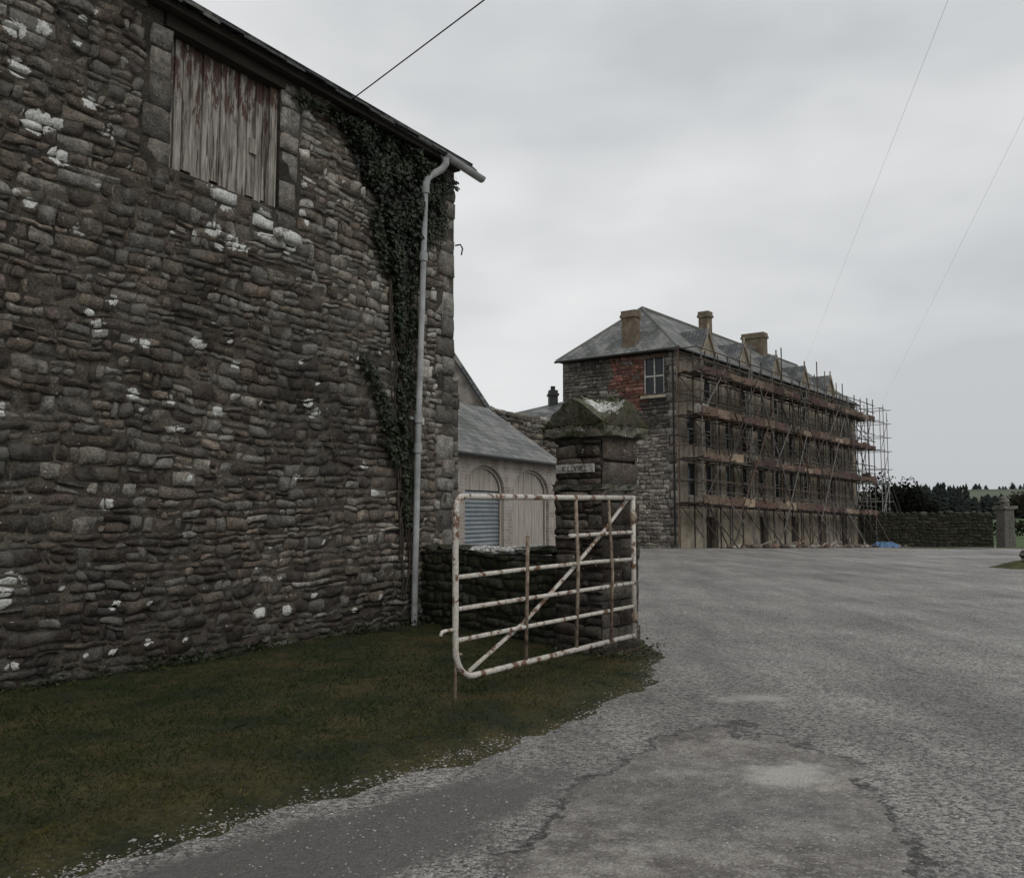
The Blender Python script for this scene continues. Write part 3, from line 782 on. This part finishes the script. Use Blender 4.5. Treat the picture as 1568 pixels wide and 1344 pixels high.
for k in range(4):
    for y in (-.35,-1.5):
        for dz in (-.12,.02) if y<-1 else (-.12,):
            mbt.tube((x0,y-.04,lift(k,0)+dz),(x1,y-.04,lift(k,28)+dz),.03,6,rng.choice(TC))
    for hgt in (.5,1.0):
        mbt.tube((x0-.1,-1.54,lift(k,0)+hgt),(x1,-1.54,lift(k,28)+hgt),.03,6,rng.choice(TC[:4]))
    mbt.tube((x0-.1,-.3,lift(k,0)+1.0),(x1,-.3,lift(k,28)+1.0),.028,6,rng.choice(TC[:4]))
    for i in range(len(X)-1):
        a,b=X[i],X[i+1]; za,zb_=lift(k,a),lift(k,b)
        for q in range(5):
            if rng.random()<.05: continue
            y=-.42-.22*q; c=pick(rng,[(.13,.10,.078),(.19,.155,.12),(.10,.08,.065)]); e=rng.uniform(-.1,.25)
            za2=za+rng.uniform(-.01,.03)
            mbb.add([(a-e,y,za2-.05),(b+e,y,zb_-.05),(b+e,y-.21,zb_-.05),(a-e,y-.21,za2-.05),(a-e,y,za2-.01),(b+e,y,zb_-.01),(b+e,y-.21,zb_-.01),(a-e,y-.21,za2-.01)],
              [(0,3,2,1),(4,5,6,7),(0,1,5,4),(1,2,6,5),(2,3,7,6),(3,0,4,7)],c)
        if rng.random()<.93:
            c=pick(rng,[(.10,.058,.048),(.085,.052,.044),(.15,.105,.08),(.24,.18,.13),(.12,.08,.062)]); j1,j2=rng.uniform(-.03,.03),rng.uniform(-.03,.03); hh=rng.choice((.17,.22,.3))
            mbb.add([(a-.05,-1.58,za-.1+j1),(b+.05,-1.58,zb_-.1+j2),(b+.05,-1.58,zb_+hh+j2),(a-.05,-1.58,za+hh+j1),(a-.05,-1.615,za-.1+j1),(b+.05,-1.615,zb_-.1+j2),(b+.05,-1.615,zb_+hh+j2),(a-.05,-1.615,za+hh+j1)],
              [(3,2,1,0),(4,5,6,7),(0,1,5,4),(3,7,6,2),(1,2,6,5),(0,4,7,3)],c)
        if rng.random()<.35:
            w=rng.uniform(.3,.9); xx=rng.uniform(a,b-.3); hh=rng.uniform(.12,.5)
            mbb.box(xx,xx+w,-1.35,-.9,za+.02,za+.02+hh,pick(rng,[(.22,.2,.17),(.10,.08,.065),(.16,.10,.08),(.3,.28,.25)]))
for i in range(0,len(X)-2,2):
    for k in range(4):
        za=lift(k-1,X[i]) if k else gsc(X[i]); zb_=lift(k,X[i+1])
        if (i//2+k)%2: mbt.tube((X[i],-1.6,za),(X[i+1]+1.0,-1.6,zb_+.3),.028,6,rng.choice(TC))
        else: mbt.tube((X[i+1]+1.0,-1.6,za),(X[i],-1.6,zb_+.3),.028,6,rng.choice(TC))
for (a,za,b,zb_) in ((1.5,8,6.5,2),(6,8,11,1),(12,8.5,17.5,1.5),(20,8.3,25,1),(3,1,8,7),(15,1,20,7.5),(9,.5,13,6),(2.2,4,6.4,9),(10.5,8,13.5,3),(22,2,26,8)):
    mbt.tube((a,-1.66,za),(b,-1.66,zb_),.032,6,rng.choice(TC))
for i in range(0,len(X),2):
    x=X[i]; g=gsc(x); mbt.tube((x,-1.5,2.0),(x+rng.uniform(-.5,.6),-3.0,g-.02),.03,6,rng.choice(TC))
mbt.tube((-.9,1,3.9),(-.9,-1.5,3.9),.026,6,TC[1])
for k in range(1,4):
    for hgt in (.5,1.0): mbt.tube((-.95,-1.6,lift(k,0)+hgt),(-.95,-.1,lift(k,0)+hgt),.025,6,rng.choice(TC))
for i in range(16):
    x=rng.uniform(0,27); mbt.tube((x,-.4,8.7),(x+rng.uniform(-.3,.3),.5,9.8+rng.uniform(0,.6)),.024,5,rng.choice(TC))
for x in (5.2,13.8,21.4):
    for k in (0,1,2):
        za=lift(k,x); zb_=lift(k+1,x)+.9
        for o_ in (0,.4): mbt.tube((x+o_,-1.2,za),(x+o_+.7,-1.2,zb_),.03,5,TC[4])
        for q in range(9):
            t=q/9; mbt.tube((x+.7*t,-1.2,za+(zb_-za)*t),(x+.4+.7*t,-1.2,za+(zb_-za)*t),.02,4,TC[4])
mbt.obj('tubes',mat_attr('scaffold_steel',.55,.35,12),scf)
mbb.obj('boards',mat_attr('scaffold_boards',.9,.4,6),scf)
for x in (28.0,28.9,29.8):
    for y in (-1.7,-.4,.9):
        mbp.tube((x,y,-1.0),(x,y,9.2+rng.uniform(-.5,.6)),.028,6)
for z in (1.3,2.3,3.6,4.6,5.9,6.9,7.9,8.9):
    for y in (-1.7,.9): mbp.tube((27.8,y,z),(30.1,y,z),.026,6)
    for x in (28.0,29.8): mbp.tube((x,-2.0,z),(x,1.1,z),.026,6)
for k in range(4): mbp.tube((28.0,-1.75,-.9+2.3*k),(29.8,-1.75,1.3+2.3*k),.025,6)
mbp.obj('galvanised_tubes',mat_simple('galvanised_steel',(.20,.20,.20),(.36,.36,.35),6,.5),scf)
mb=MB()
for (a,b,z) in ((29.8,33.8,4.2),(29.8,32.4,3.4),(28.9,31.5,2.8),(29.8,34.6,3.0)): mb.tube((a,-1.7,z),(b,-2.2,-.95),.03,6,TC[1])
mb.obj('raking_shores',M_attr,scf)

deb=empty('builders_rubble',(7.7,41.3,0),R(52.6))
mb=MB()
for _ in range(300):
    x=rng.uniform(0,30); y=-2.0-abs(rng.gauss(0,.6)); g=max(-.96,-(max(0,(uy*x+41.3+ux*y-38))*.036)); s=rng.uniform(.05,.24)
    blob(mb,rng,(x,y,g+s*.3),(s,s*.8,s*.5),pick(rng,[(.16,.13,.11),(.28,.26,.23),(.09,.07,.06),(.2,.12,.09)]))
for _ in range(30):
    x=rng.uniform(0,29); y=-2.0-rng.uniform(0,.9); g=max(-.96,-(max(0,(uy*x+41.3+ux*y-38))*.036))
    a=rng.uniform(-.4,.4); L=rng.uniform(.6,2.0)
    mb.tube((x,y,g+.06),(x+L*math.cos(a),y+L*math.sin(a),g+rng.uniform(.0,.4)),.045,4,pick(rng,[(.18,.13,.09),(.11,.08,.065),(.3,.26,.21)]))
mb.obj('debris',M_attr,deb)
tarp=empty('blue_tarpaulin',(23.6,56.4,-.66),.4)
mb=MB(); V=[];F=[]
for j in range(9):
    for i in range(13):
        x=-.9+i*.15; y=-.7+j*.175; e=max(0,1-(x*x+(y/.7)**2)); V.append((x,y,.02+.30*e**.5+rng.gauss(0,.04)))
for j in range(8):
    for i in range(12): F.append((j*13+i,j*13+i+1,(j+1)*13+i+1,(j+1)*13+i))
mb.add(V,F,(.09,.17,.30,0)); mb.obj('sheet',M_attr,tarp)

# ------------------------------------------------------------------ GROUND
def terr(x,y):
    z=gz(x,y); d=math.hypot(x,y)
    if y>90: z+=min(.012*(y-90),.9)
    if d>180:
        t=min(1,(d-180)/520); z+=t*t*(3-2*t)*(17+8*mn.noise((x*.003,y*.003,4)))
    return z
def axis(fine0,fine1,step,far):
    a=list(np.arange(fine0,fine1+.001,step)); s=step; v=fine1
    while v<far: s*=1.35; v+=s; a.append(v)
    s=step; v=fine0; b=[]
    while v>-far: s*=1.35; v-=s; b.append(v)
    return b[::-1]+a
def grid(mb,xs,ys,zf,col=(1,1,1,0),keep=None):
    nx=len(xs); V=[(x,y,zf(x,y)) for y in ys for x in xs]
    F=[(j*nx+i,j*nx+i+1,(j+1)*nx+i+1,(j+1)*nx+i) for j in range(len(ys)-1) for i in range(nx-1)
       if keep is None or keep((xs[i]+xs[i+1])/2,(ys[j]+ys[j+1])/2)]
    mb.add(V,F,col)
def mat_field():
    t=NT('field_grass'); c=t.coord(); n=t.noise(c,.02,4); n2=t.noise(c,.6,4)
    col=t.mix(t.mr(n,.4,.6),(.055,.068,.04),(.10,.115,.075))
    near=t.mr(t.sepz(c,1),140,260,1,0)
    col=t.mix(near,col,(.055,.095,.028))
    col=t.mix(1,col,t.grey(t.mr(n2,.3,.7,.8,1.2)),'MULTIPLY')
    return t.fin(col,.95)
mb=MB(); grid(mb,axis(-40,80,5,2500),axis(-40,120,5,2500),lambda x,y:terr(x,y)-.06); mb.obj('ground',mat_field(),smooth=True)

def mat_yard():
    t=NT('gravelled_tarmac'); c=t.coord()
    vn=t.n('ShaderNodeTexVoronoi'); t.set(vn.inputs['Vector'],c); vn.inputs['Scale'].default_value=56
    sep=t.n('ShaderNodeSeparateColor'); t.set(sep.inputs[0],vn.outputs['Color']); gr=sep.outputs[0]; vd=vn.outputs['Distance']
    fine=t.noise(c,75,3,.7)
    track=t.noise(t.map(c,(1,.22,1),(0,0,0),(0,0,R(32))),1.1,6,.68)
    big=t.noise(t.map(c,(.6,1,1)),.30,6,.66)
    base=t.mix(t.mr(t.math('ADD',t.math('MULTIPLY',gr,.6),t.math('MULTIPLY',fine,.4)),.22,.78),(.095,.088,.08),(.50,.48,.445))
    base=t.mix(1,base,t.grey(t.mr(track,.34,.66,.58,1.2)),'MULTIPLY')
    base=t.mix(1,base,t.grey(t.mr(big,.35,.65,.72,1.2)),'MULTIPLY')
    def ell(cx,cy,a,b,ang,n_amp,nn):
        m=t.n('ShaderNodeMapping',vector_type='TEXTURE'); t.set(m.inputs[0],c); m.inputs['Location'].default_value=(cx,cy,0)
        m.inputs['Rotation'].default_value=(0,0,ang); m.inputs['Scale'].default_value=(a,b,1)
        l=t.n('ShaderNodeVectorMath',operation='LENGTH'); t.set(l.inputs[0],m.outputs[0])
        return t.math('ADD',l.outputs['Value'],t.math('MULTIPLY',t.math('SUBTRACT',nn,.5),n_amp))
    na=t.noise(c,2.1,6,.68); nb=t.noise(c,5,4,.65)
    e1=ell(-1.15,3.7,2.4,.50,R(49.5),1.0,na); m1=t.mr(e1,.74,1.05,1,0,True)
    tar=t.mix(fine,(.05,.047,.043),(.14,.131,.12))
    col=t.mix(t.math('MULTIPLY',m1,.92),base,tar)
    e2=ell(.95,4.2,2.3,.85,R(72),.9,na); m2=t.mr(e2,.93,1.0,1,0,True)
    pt=t.mix(t.mr(nb,.35,.65),t.mix(t.mr(na,.4,.6),(.075,.064,.056),(.14,.124,.108)),t.mix(t.mr(na,.4,.6),(.14,.125,.11),(.36,.335,.30))); pt=t.mix(1,pt,t.grey(t.mr(fine,.3,.7,.55,1.45)),'MULTIPLY')
    pt=t.mix(t.mr(gr,.82,.9,0,.4),pt,(.40,.38,.35))
    col=t.mix(t.math('MULTIPLY',m2,.88),col,pt)
    crack=t.math('MULTIPLY',t.mr(e2,.94,.985,0,1,True),t.mr(e2,.985,1.05,1,0,True))
    col=t.mix(t.math('MULTIPLY',crack,t.mr(nb,.40,.5,0,.9)),col,(.022,.02,.018))
    for (x,y,a,b,an,br) in ((1.60,5.3,.42,.24,.3,.75),(2.03,7.4,.42,.16,.2,.8)):
        e=ell(x,y,a,b,an,2.6,nb); col=t.mix(t.mr(e,.35,1.15,br,0,True),col,t.mix(fine,(.26,.245,.22),(.66,.63,.58)))
    wet=t.mr(big,.50,.60,0,1,True)
    col=t.mix(t.math('MULTIPLY',wet,.38),col,(.09,.085,.079))
    rough=t.mr(wet,0,1,.68,.38)
    sm=t.math('MAXIMUM',m1,m2)
    h=t.math('MULTIPLY',t.math('ADD',t.math('MULTIPLY',vd,-1),fine),t.mr(sm,0,1,1,.3))
    b=t.bump(t.math('ADD',h,t.math('MULTIPLY',nb,1.8)),.95,.018)
    t.b.inputs["Specular IOR Level"].default_value=.5
    return t.fin(col,rough,b)
def yz(x,y): return terr(x,y)+.02*mn.noise((x*.4,y*.4,0))-.012
mb=MB(); grid(mb,list(np.arange(-14,36.1,.5)),list(np.arange(-14,66.1,.5)),lambda x,y:yz(x,y))
mb.obj('gravel_yard',mat_yard(),smooth=True)

edge=[(1.50,10.4),(1.45,9.3),(1.22,8.17),(.46,6.64),(-.34,5.67),(-1.27,4.63),(-1.95,3.8),(-2.9,2.7),(-4.5,.9),(-7,-2),(-11,-6.5)]
def edist(x,y):
    best=1e9;sg=1
    for i in range(len(edge)-1):
        ax,ay=edge[i];bx,by=edge[i+1];dx,dy=bx-ax,by-ay;t=max(0,min(1,((x-ax)*dx+(y-ay)*dy)/(dx*dx+dy*dy)))
        qx,qy=ax+t*dx-x,ay+t*dy-y;d=math.hypot(qx,qy)
        if d<best: best=d; sg=1 if (dx*(y-ay)-dy*(x-ax))<0 else -1
    return best*sg
def vz(x,y,d=None):
    if d is None: d=edist(x,y)
    d=d+.16*mn.noise((x*1.6,y*1.6,2))+.10*mn.noise((x*6,y*6,2))
    return max(-.06,min(.05,d*.14))+ (.03*mn.noise((x*1.1,y*1.1,8)) if d>.2 else 0)+.012*mn.noise((x*5,y*5,8))
def inside_barn(x,y):
    return (x+1.379)*.847-(y-11.72)*.532 < -.05
def behind_low(x,y):
    return ((x+1.21)*(-.784)+(y-12.0)*(-.62))<-.15 
def mat_verge():
    t=NT('verge_turf'); c=t.coord(); n=t.noise(c,1.3,5,.65); n2=t.noise(c,30,4,.7)
    col=t.mix(t.mr(n,.38,.62),(.017,.023,.008),(.060,.050,.019)); col=t.mix(1,col,t.grey(t.mr(n2,.3,.7,.45,1.6)),'MULTIPLY')
    return t.fin(col,.95,t.bump(n2,.8,.03))
mb=MB()
grid(mb,list(np.arange(-9.5,1.9,.07)),list(np.arange(-5,12.3,.07)),vz,keep=lambda x,y: edist(x,y)>-.35 and not inside_barn(x,y) and not (behind_low(x,y) and y>9.4 and x<.9))
mb.obj('grass_verge',mat_verge(),smooth=True)
mb=MB(); cnt=0
while cnt<75000:
    x=rng.uniform(-6.5,1.6); y=rng.uniform(1.5,12)
    if rng.random()> 1.25-.09*y: continue
    d0=edist(x,y); d=d0+.16*mn.noise((x*1.6,y*1.6,2))+.1*mn.noise((x*6,y*6,2))
    if d<.0 or inside_barn(x,y) or behind_low(x,y): continue
    if d<.3 and rng.random()>d*3: continue
    n=mn.noise((x*1.5,y*1.5,3)); n5=mn.noise((x*4.5,y*4.5,33))
    if mn.noise((x*3,y*3,13))<-.25 and rng.random()<.5: continue
    dr=max(0,1-d/1.5)
    yl=min(1,max(0,.02+n*.7+n5*.3+.65*dr))*rng.uniform(.6,1)
    g=(.020,.033,.009); yv=(.080,.064,.022); k=rng.uniform(.7,1.35)*(1+.5*n5)
    col=tuple((g[i]*(1-yl)+yv[i]*yl)*k for i in range(3))+(0,)
    h=rng.uniform(.010,.03)*(2.2 if rng.random()<.03 else 1)*(1+.6*n5); a=rng.uniform(0,6.28); w=.0034; lx,ly=rng.gauss(0,.7)*h,rng.gauss(0,.7)*h
    z=vz(x,y,d0)-.004
    mb.add([(x-w*math.cos(a),y-w*math.sin(a),z),(x+w*math.cos(a),y+w*math.sin(a),z),(x+lx*.4+w*.6*math.cos(a),y+ly*.4+w*.6*math.sin(a),z+h*.6),(x+lx,y+ly,z+h)],[(0,1,2),(0,2,3)],col); cnt+=1
mb.obj('grass_blades',M_blade)
mb=MB()
def weed(x,y,n,r,s,base):
    z=vz(x,y)
    for _ in range(n):
        p=Vector((x+rng.gauss(0,r),y+rng.gauss(0,r),z+abs(rng.gauss(0,s))+.01)); k=rng.uniform(.5,1.5)
        leaf(mb,rng,p,rng.uniform(.018,.042),Vector((rng.gauss(0,.6),rng.gauss(0,.6),1)).normalized(),(base[0]*k,base[1]*k,base[2]*k,0))
for i in range(46):
    s_=rng.uniform(-6,.2); o_=rng.uniform(.04,.16); weed(-1.379+.532*s_+.847*o_,11.72+.847*s_-.532*o_,rng.randint(8,45),.06,.05,(.022,.034,.011))
for (x,y) in ((1.42,9.55),(1.38,9.3),(1.2,9.1),(.95,9.0),(1.5,9.9),(1.0,9.15),(.6,9.3)): weed(x,y,34,.09,.04,(.03,.036,.013))
mb.obj('wall_foot_weeds',M_leaf)
mb=MB()
OC=[(0,1,2),(0,2,3),(0,3,4),(0,4,1),(5,2,1),(5,3,2),(5,4,3),(5,1,4)]
def peb(x,y,z,s,col):
    a=rng.uniform(0,6.28); ca,sa_=math.cos(a)*s,math.sin(a)*s; k=rng.uniform(.5,1)
    mb.add([(x,y,z+s*.45),(x+ca,y+sa_,z+rng.uniform(-.2,.2)*s),(x-sa_*k,y+ca*k,z+rng.uniform(-.2,.2)*s),(x-ca,y-sa_,z),(x+sa_*k,y-ca*k,z),(x,y,z-s*.3)],OC,col)
GP=[(.28,.268,.25),(.21,.20,.185),(.36,.345,.32),(.13,.12,.108),(.25,.22,.195),(.17,.16,.15)]
for _ in range(4300):
    t=rng.random()**.8*7.4+1; i=int(t); f=t-i
    if i>=len(edge)-1: continue
    ax,ay=edge[i];bx,by=edge[i+1]; x=ax+(bx-ax)*f; y=ay+(by-ay)*f
    L=math.hypot(bx-ax,by-ay); nx_,ny_=(-(by-ay)/L),((bx-ax)/L); o=abs(rng.gauss(0,.10))*(1 if rng.random()<.88 else -.5)
    x+=nx_*o; y+=ny_*o
    if mn.noise((x*2,y*2,40))<-.2 and rng.random()<.6: continue
    z=max(vz(x,y),yz(x,y)); peb(x,y,z+.001,rng.uniform(.003,.011)*(1.7 if rng.random()<.1 else 1),pick(rng,GP))
for _ in range(30000):
    y=1.5+rng.random()**1.3*9; x=rng.uniform(-2.5,6.5)*(.5+y/10)
    if edist(x,y)>.05: continue
    n=mn.noise((x*.9,y*.5,21))+.5*mn.noise((x*3,y*2,2))
    if n<-.0 and rng.random()<.8: continue
    peb(x,y,yz(x,y)+.001,rng.uniform(.003,.0095),pick(rng,GP,1.1))
mb.obj('loose_gravel',M_peb)
mound=empty('grass_mound',(0,0,0))
mb=MB()
def mz(x,y):
    e=1-((x-17.5)/4.0)**2-((y-24.6)/2.3)**2+.5*mn.noise((x*.9,y*.9,5)); return max(-.1,min(.28,e*.4-.02))+.03*mn.noise((x*2,y*2,1))
grid(mb,list(np.arange(12.5,23,.15)),list(np.arange(21,28.5,.15)),mz); 
t_=mat_simple('rough_turf',(.03,.038,.012),(.085,.08,.03),3,.95,bump=.8,bd=.05); mb.obj('turf',t_,mound,smooth=True)
mb=MB()
for (x,y,s) in ((14.6,25.2,.32),(15.2,25.9,.25),(14.0,24.4,.1),(15.8,25.0,.22)): blob(mb,rng,(x,y,mz(x,y)+s*.3),(s,s*.8,s*.6),(.12,.11,.10,.3))
mb.obj('boulders',M_stone,mound)
mb=MB(); grid(mb,list(np.arange(15,34,.5)),list(np.arange(36,42,.5)),lambda x,y: yz(x,y)+min(.05,.05*(1-((x-24)/8)**2-((y-39)/1.6)**2+.9*mn.noise((x*.5,y*.5,5))))); mb.obj('grass_strip',t_,smooth=True)

bw=empty('yard_wall',(27.0,61.8,-.9),math.atan2(-5.5,4.2)*.55)
mb=MB(); mb.box(-6,5.6,0,.4,-.3,2.3); mb.obj('core',M_mortar_d,bw)
mb=MB(); stones(mb,rng,-6,5.6,-.1,2.35,(.15,.26),(.22,.5),lambda r,x,z:pick(r,PALD,.6,.0),warp=.1,gap=.01,d=.04,fw=.05)
x=-6
while x<5.6:
    w=rng.uniform(.25,.6); blob(mb,rng,(x+w/2,.2,2.35+rng.uniform(-.05,.08)),(w*.55,.3,.14),pick(rng,PALD,.8,0)); x+=w
mb.obj('stones',M_stone_moss,bw,smooth=True)
def ballpost(mb,h):
    slabrough(mb,rng,-.38,.38,-.38,.38,-.2,h,(.12,.115,.10,.1),6,.03); slabrough(mb,rng,-.5,.5,-.5,.5,h,h+.17,(.15,.14,.12,.3),5,.02); blob(mb,rng,(0,0,h+.45),(.34,.34,.34),(.13,.125,.105,.3))
pl=empty('stone_gatepost',(30.9,55.8,-.7),.2)
mb=MB(); ballpost(mb,2.45); mb.obj('post',M_stone,pl)
pl2=empty('stone_gatepost',(34.8,55.0,-.7),.2)
mb=MB(); ballpost(mb,2.3); mb.obj('post',M_stone,pl2)

M_fol=mat_plain('dark_foliage',.85,.1)
def foliage(mb,rng,c,r,n,s,base):
    for _ in range(n):
        while True:
            p=Vector((rng.uniform(-1,1),rng.uniform(-1,1),rng.uniform(-1,1)))
            if p.length<1: break
        p=p*(.6+.4*rng.random())
        q=Vector((c[0]+p.x*r[0],c[1]+p.y*r[1],c[2]+p.z*r[2])); nr=Vector((rng.gauss(0,1),rng.gauss(0,1),rng.gauss(0,1)+.4)).normalized()
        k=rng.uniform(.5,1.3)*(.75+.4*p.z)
        leaf(mb,rng,q,s*rng.uniform(.6,1.3),nr,(base[0]*k,base[1]*k,base[2]*k,0))
hd=empty('shrubbery',(29.5,68,-.95))
mb=MB()
for (x,y,z,a,b) in ((-2.5,0,2.2,1.7,2.6),(-.8,1,3.1,1.7,2.9),(1.0,.6,2.8,1.6,2.8),(2.2,1.5,2.3,1.4,2.4),(-3.6,1.5,2.6,1.4,2.4),(3.5,2.5,1.8,1.4,1.9),(4.8,3.0,1.2,1.3,1.6)):
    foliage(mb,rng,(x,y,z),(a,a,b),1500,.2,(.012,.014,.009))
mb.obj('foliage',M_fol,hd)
mb=MB()
for i in range(8): mb.tube((-3+i,.8,-.2),(-3+i+rng.uniform(-.4,.4),.8,2.4),.09,6,(.04,.035,.03,0),.04)
mb.obj('stems',M_attr,hd)
dt=empty('distant_treeline',(0,0,0))
mb=MB()
def conifer(x,y,h,w=.2,br=1):
    z0=terr(x,y)-.5; mb.tube((x,y,z0),(x,y,z0+h*.9),.25,5,(.03,.025,.02,0),.05)
    for k in range(8):
        zz=z0+h*(.12+.11*k); rr=h*w*(1-.11*k)+.1; n=8; V=[(x,y,zz+h*.16)]
        for i in range(n):
            q=rr*rng.uniform(.5,1.2); V.append((x+q*math.cos(6.283*i/n),y+q*math.sin(6.283*i/n),zz+rng.uniform(-.4,.3)))
        k2=rng.uniform(.7,1.2)*br; mb.add(V,[(0,1+i,1+(i+1)%n) for i in range(n)],(.022*k2,.028*k2,.024*k2,0))
for i in range(110):
    a=rng.uniform(.43,.515); d=rng.uniform(200,245); conifer(a*d,d,rng.uniform(4.5,8.6),.24)
for i in range(170):
    a=rng.uniform(.50,.62); d=rng.uniform(190,245); conifer(a*d,d,rng.uniform(3.0,5.4),.42)
for i in range(190):
    a=rng.uniform(.45,1.3); d=rng.uniform(520,560); conifer(a*d,d,rng.uniform(2,4.5),.6,1.7)
mb.obj('trees',M_fol,dt)
hg=empty('field_hedge',(44,84,-.95))
mb=MB()
for i in range(16):
    foliage(mb,rng,(-9+i*2.2,i*.7,.7+rng.uniform(-.2,.3)),(1.6,1.0,.8+rng.uniform(0,.3)),200,.25,(.03,.033,.018))
mb.obj('foliage',M_fol,hg)
th=empty('thorn_tree',(35.4,60,-.9))
mb=MB()
def branch(p,d,L,r,depth):
    q=p+d*L; mb.tube(p,q,r,5,(.045,.038,.03,0),r*.65)
    if depth==0: return
    for _ in range(3):
        nd=(d+Vector((rng.gauss(0,.5),rng.gauss(0,.5),rng.gauss(.1,.35)))).normalized(); branch(q,nd,L*rng.uniform(.6,.85),r*.6,depth-1)
branch(Vector((0,0,-.2)),Vector((.1,0,1)),1.1,.12,5)
mb.obj('branches',M_attr,th)
mb=MB()
for _ in range(9): foliage(mb,rng,(rng.uniform(-1.4,1.4),rng.uniform(-1,1),2.7+rng.uniform(-.9,.9)),(.8,.8,.5),140,.12,(.04,.035,.02))
mb.obj('foliage',M_fol,th)

# ------------------------------------------------------------------ WIRES
M_wire=NT('wire_black').fin((.02,.02,.02),.6)
M_wire2=NT('wire_grey').fin((.16,.16,.16),.6)
def wire(p,q,r,sag=.0,m=None):
    w=MB(); p=Vector(p); q=Vector(q); pts=[]
    for i in range(25):
        t=i/24; v=p.lerp(q,t); v.z-=sag*4*t*(1-t); pts.append(v)
    w.path(pts,r,5); return w.obj('overhead_wire',m or M_wire)
wire((-2.02,10.41,6.45),(9,-.8,8.09),.008)
wire((18.4,55.3,10.7),(2.5,-1.5,8.45),.0022,0,M_wire2)
wire((26.8,64,9.3),(3.5,-2.2,9.6),.0022,0,M_wire2)
for (x,y,h) in ((9,-.85,8.4),(3.0,-2.3,9.8)):
    pe=empty('utility_pole',(x,y,0)); mb=MB(); mb.tube((0,0,-.3),(0,0,h),.14,12,(.12,.09,.065,0),.09); mb.box(-.7,.7,-.06,.06,h-.5,h-.38,(.1,.08,.06,0)); mb.obj('pole_and_crossarm',M_attr,pe)

# ------------------------------------------------------------------ LIGHT
w=bpy.data.worlds.new("World"); scene.world=w; w.use_nodes=True; nt=w.node_tree; nt.nodes.clear()
out=nt.nodes.new('ShaderNodeOutputWorld'); bg=nt.nodes.new('ShaderNodeBackground'); nt.links.new(bg.outputs[0],out.inputs[0])
sky=nt.nodes.new('ShaderNodeTexSky'); sky.sky_type='NISHITA'; sky.sun_disc=False; sky.sun_elevation=R(42); sky.sun_rotation=R(150); sky.dust_density=4
hs=nt.nodes.new('ShaderNodeHueSaturation'); hs.inputs['Saturation'].default_value=.15; nt.links.new(sky.outputs[0],hs.inputs['Color'])
tc=nt.nodes.new('ShaderNodeTexCoord'); mp=nt.nodes.new('ShaderNodeMapping'); mp.inputs['Scale'].default_value=(1,1,2.4); mp.inputs['Location'].default_value=(.3,.1,.55); nt.links.new(tc.outputs['Generated'],mp.inputs[0])
nz=nt.nodes.new('ShaderNodeTexNoise'); nz.inputs['Scale'].default_value=1.9; nz.inputs['Detail'].default_value=4; nz.inputs['Roughness'].default_value=.5; nt.links.new(mp.outputs[0],nz.inputs['Vector'])
cr=nt.nodes.new('ShaderNodeValToRGB'); cr.color_ramp.elements[0].position=.36; cr.color_ramp.elements[0].color=(.575,.60,.62,1); cr.color_ramp.elements[1].position=.64; cr.color_ramp.elements[1].color=(.84,.85,.855,1)
nt.links.new(nz.outputs[0],cr.inputs[0])
sc=nt.nodes.new('ShaderNodeVectorMath'); sc.operation='SCALE'; sc.inputs['Scale'].default_value=10; nt.links.new(cr.outputs[0],sc.inputs[0])
mx=nt.nodes.new('ShaderNodeMix'); mx.data_type='RGBA'; mx.inputs[0].default_value=.9; nt.links.new(hs.outputs[0],mx.inputs[6]); nt.links.new(sc.outputs[0],mx.inputs[7])
nt.links.new(mx.outputs[2],bg.inputs['Color']); bg.inputs['Strength'].default_value=.1
sl=bpy.data.lights.new('sun','SUN'); sl.energy=.65; sl.angle=R(30); sl.color=(1,.96,.91)
so=bpy.data.objects.new('sun',sl); scene.collection.objects.link(so)
el,az_=R(42),R(150)
dv=Vector((math.sin(az_)*math.cos(el),math.cos(az_)*math.cos(el),math.sin(el)))
so.rotation_euler=dv.to_track_quat('Z','Y').to_euler(); so.location=(5,-5,20)

cam=bpy.data.cameras.new('camera'); co=bpy.data.objects.new('camera',cam); scene.collection.objects.link(co)
cam.sensor_width=36; cam.lens=31.18; cam.clip_end=6000; cam.clip_start=.05
co.location=(0,0,1.5); co.rotation_euler=(R(90+4.76),0,0); scene.camera=co
scene.view_settings.view_transform='Standard'; scene.view_settings.look='None'; scene.view_settings.exposure=0
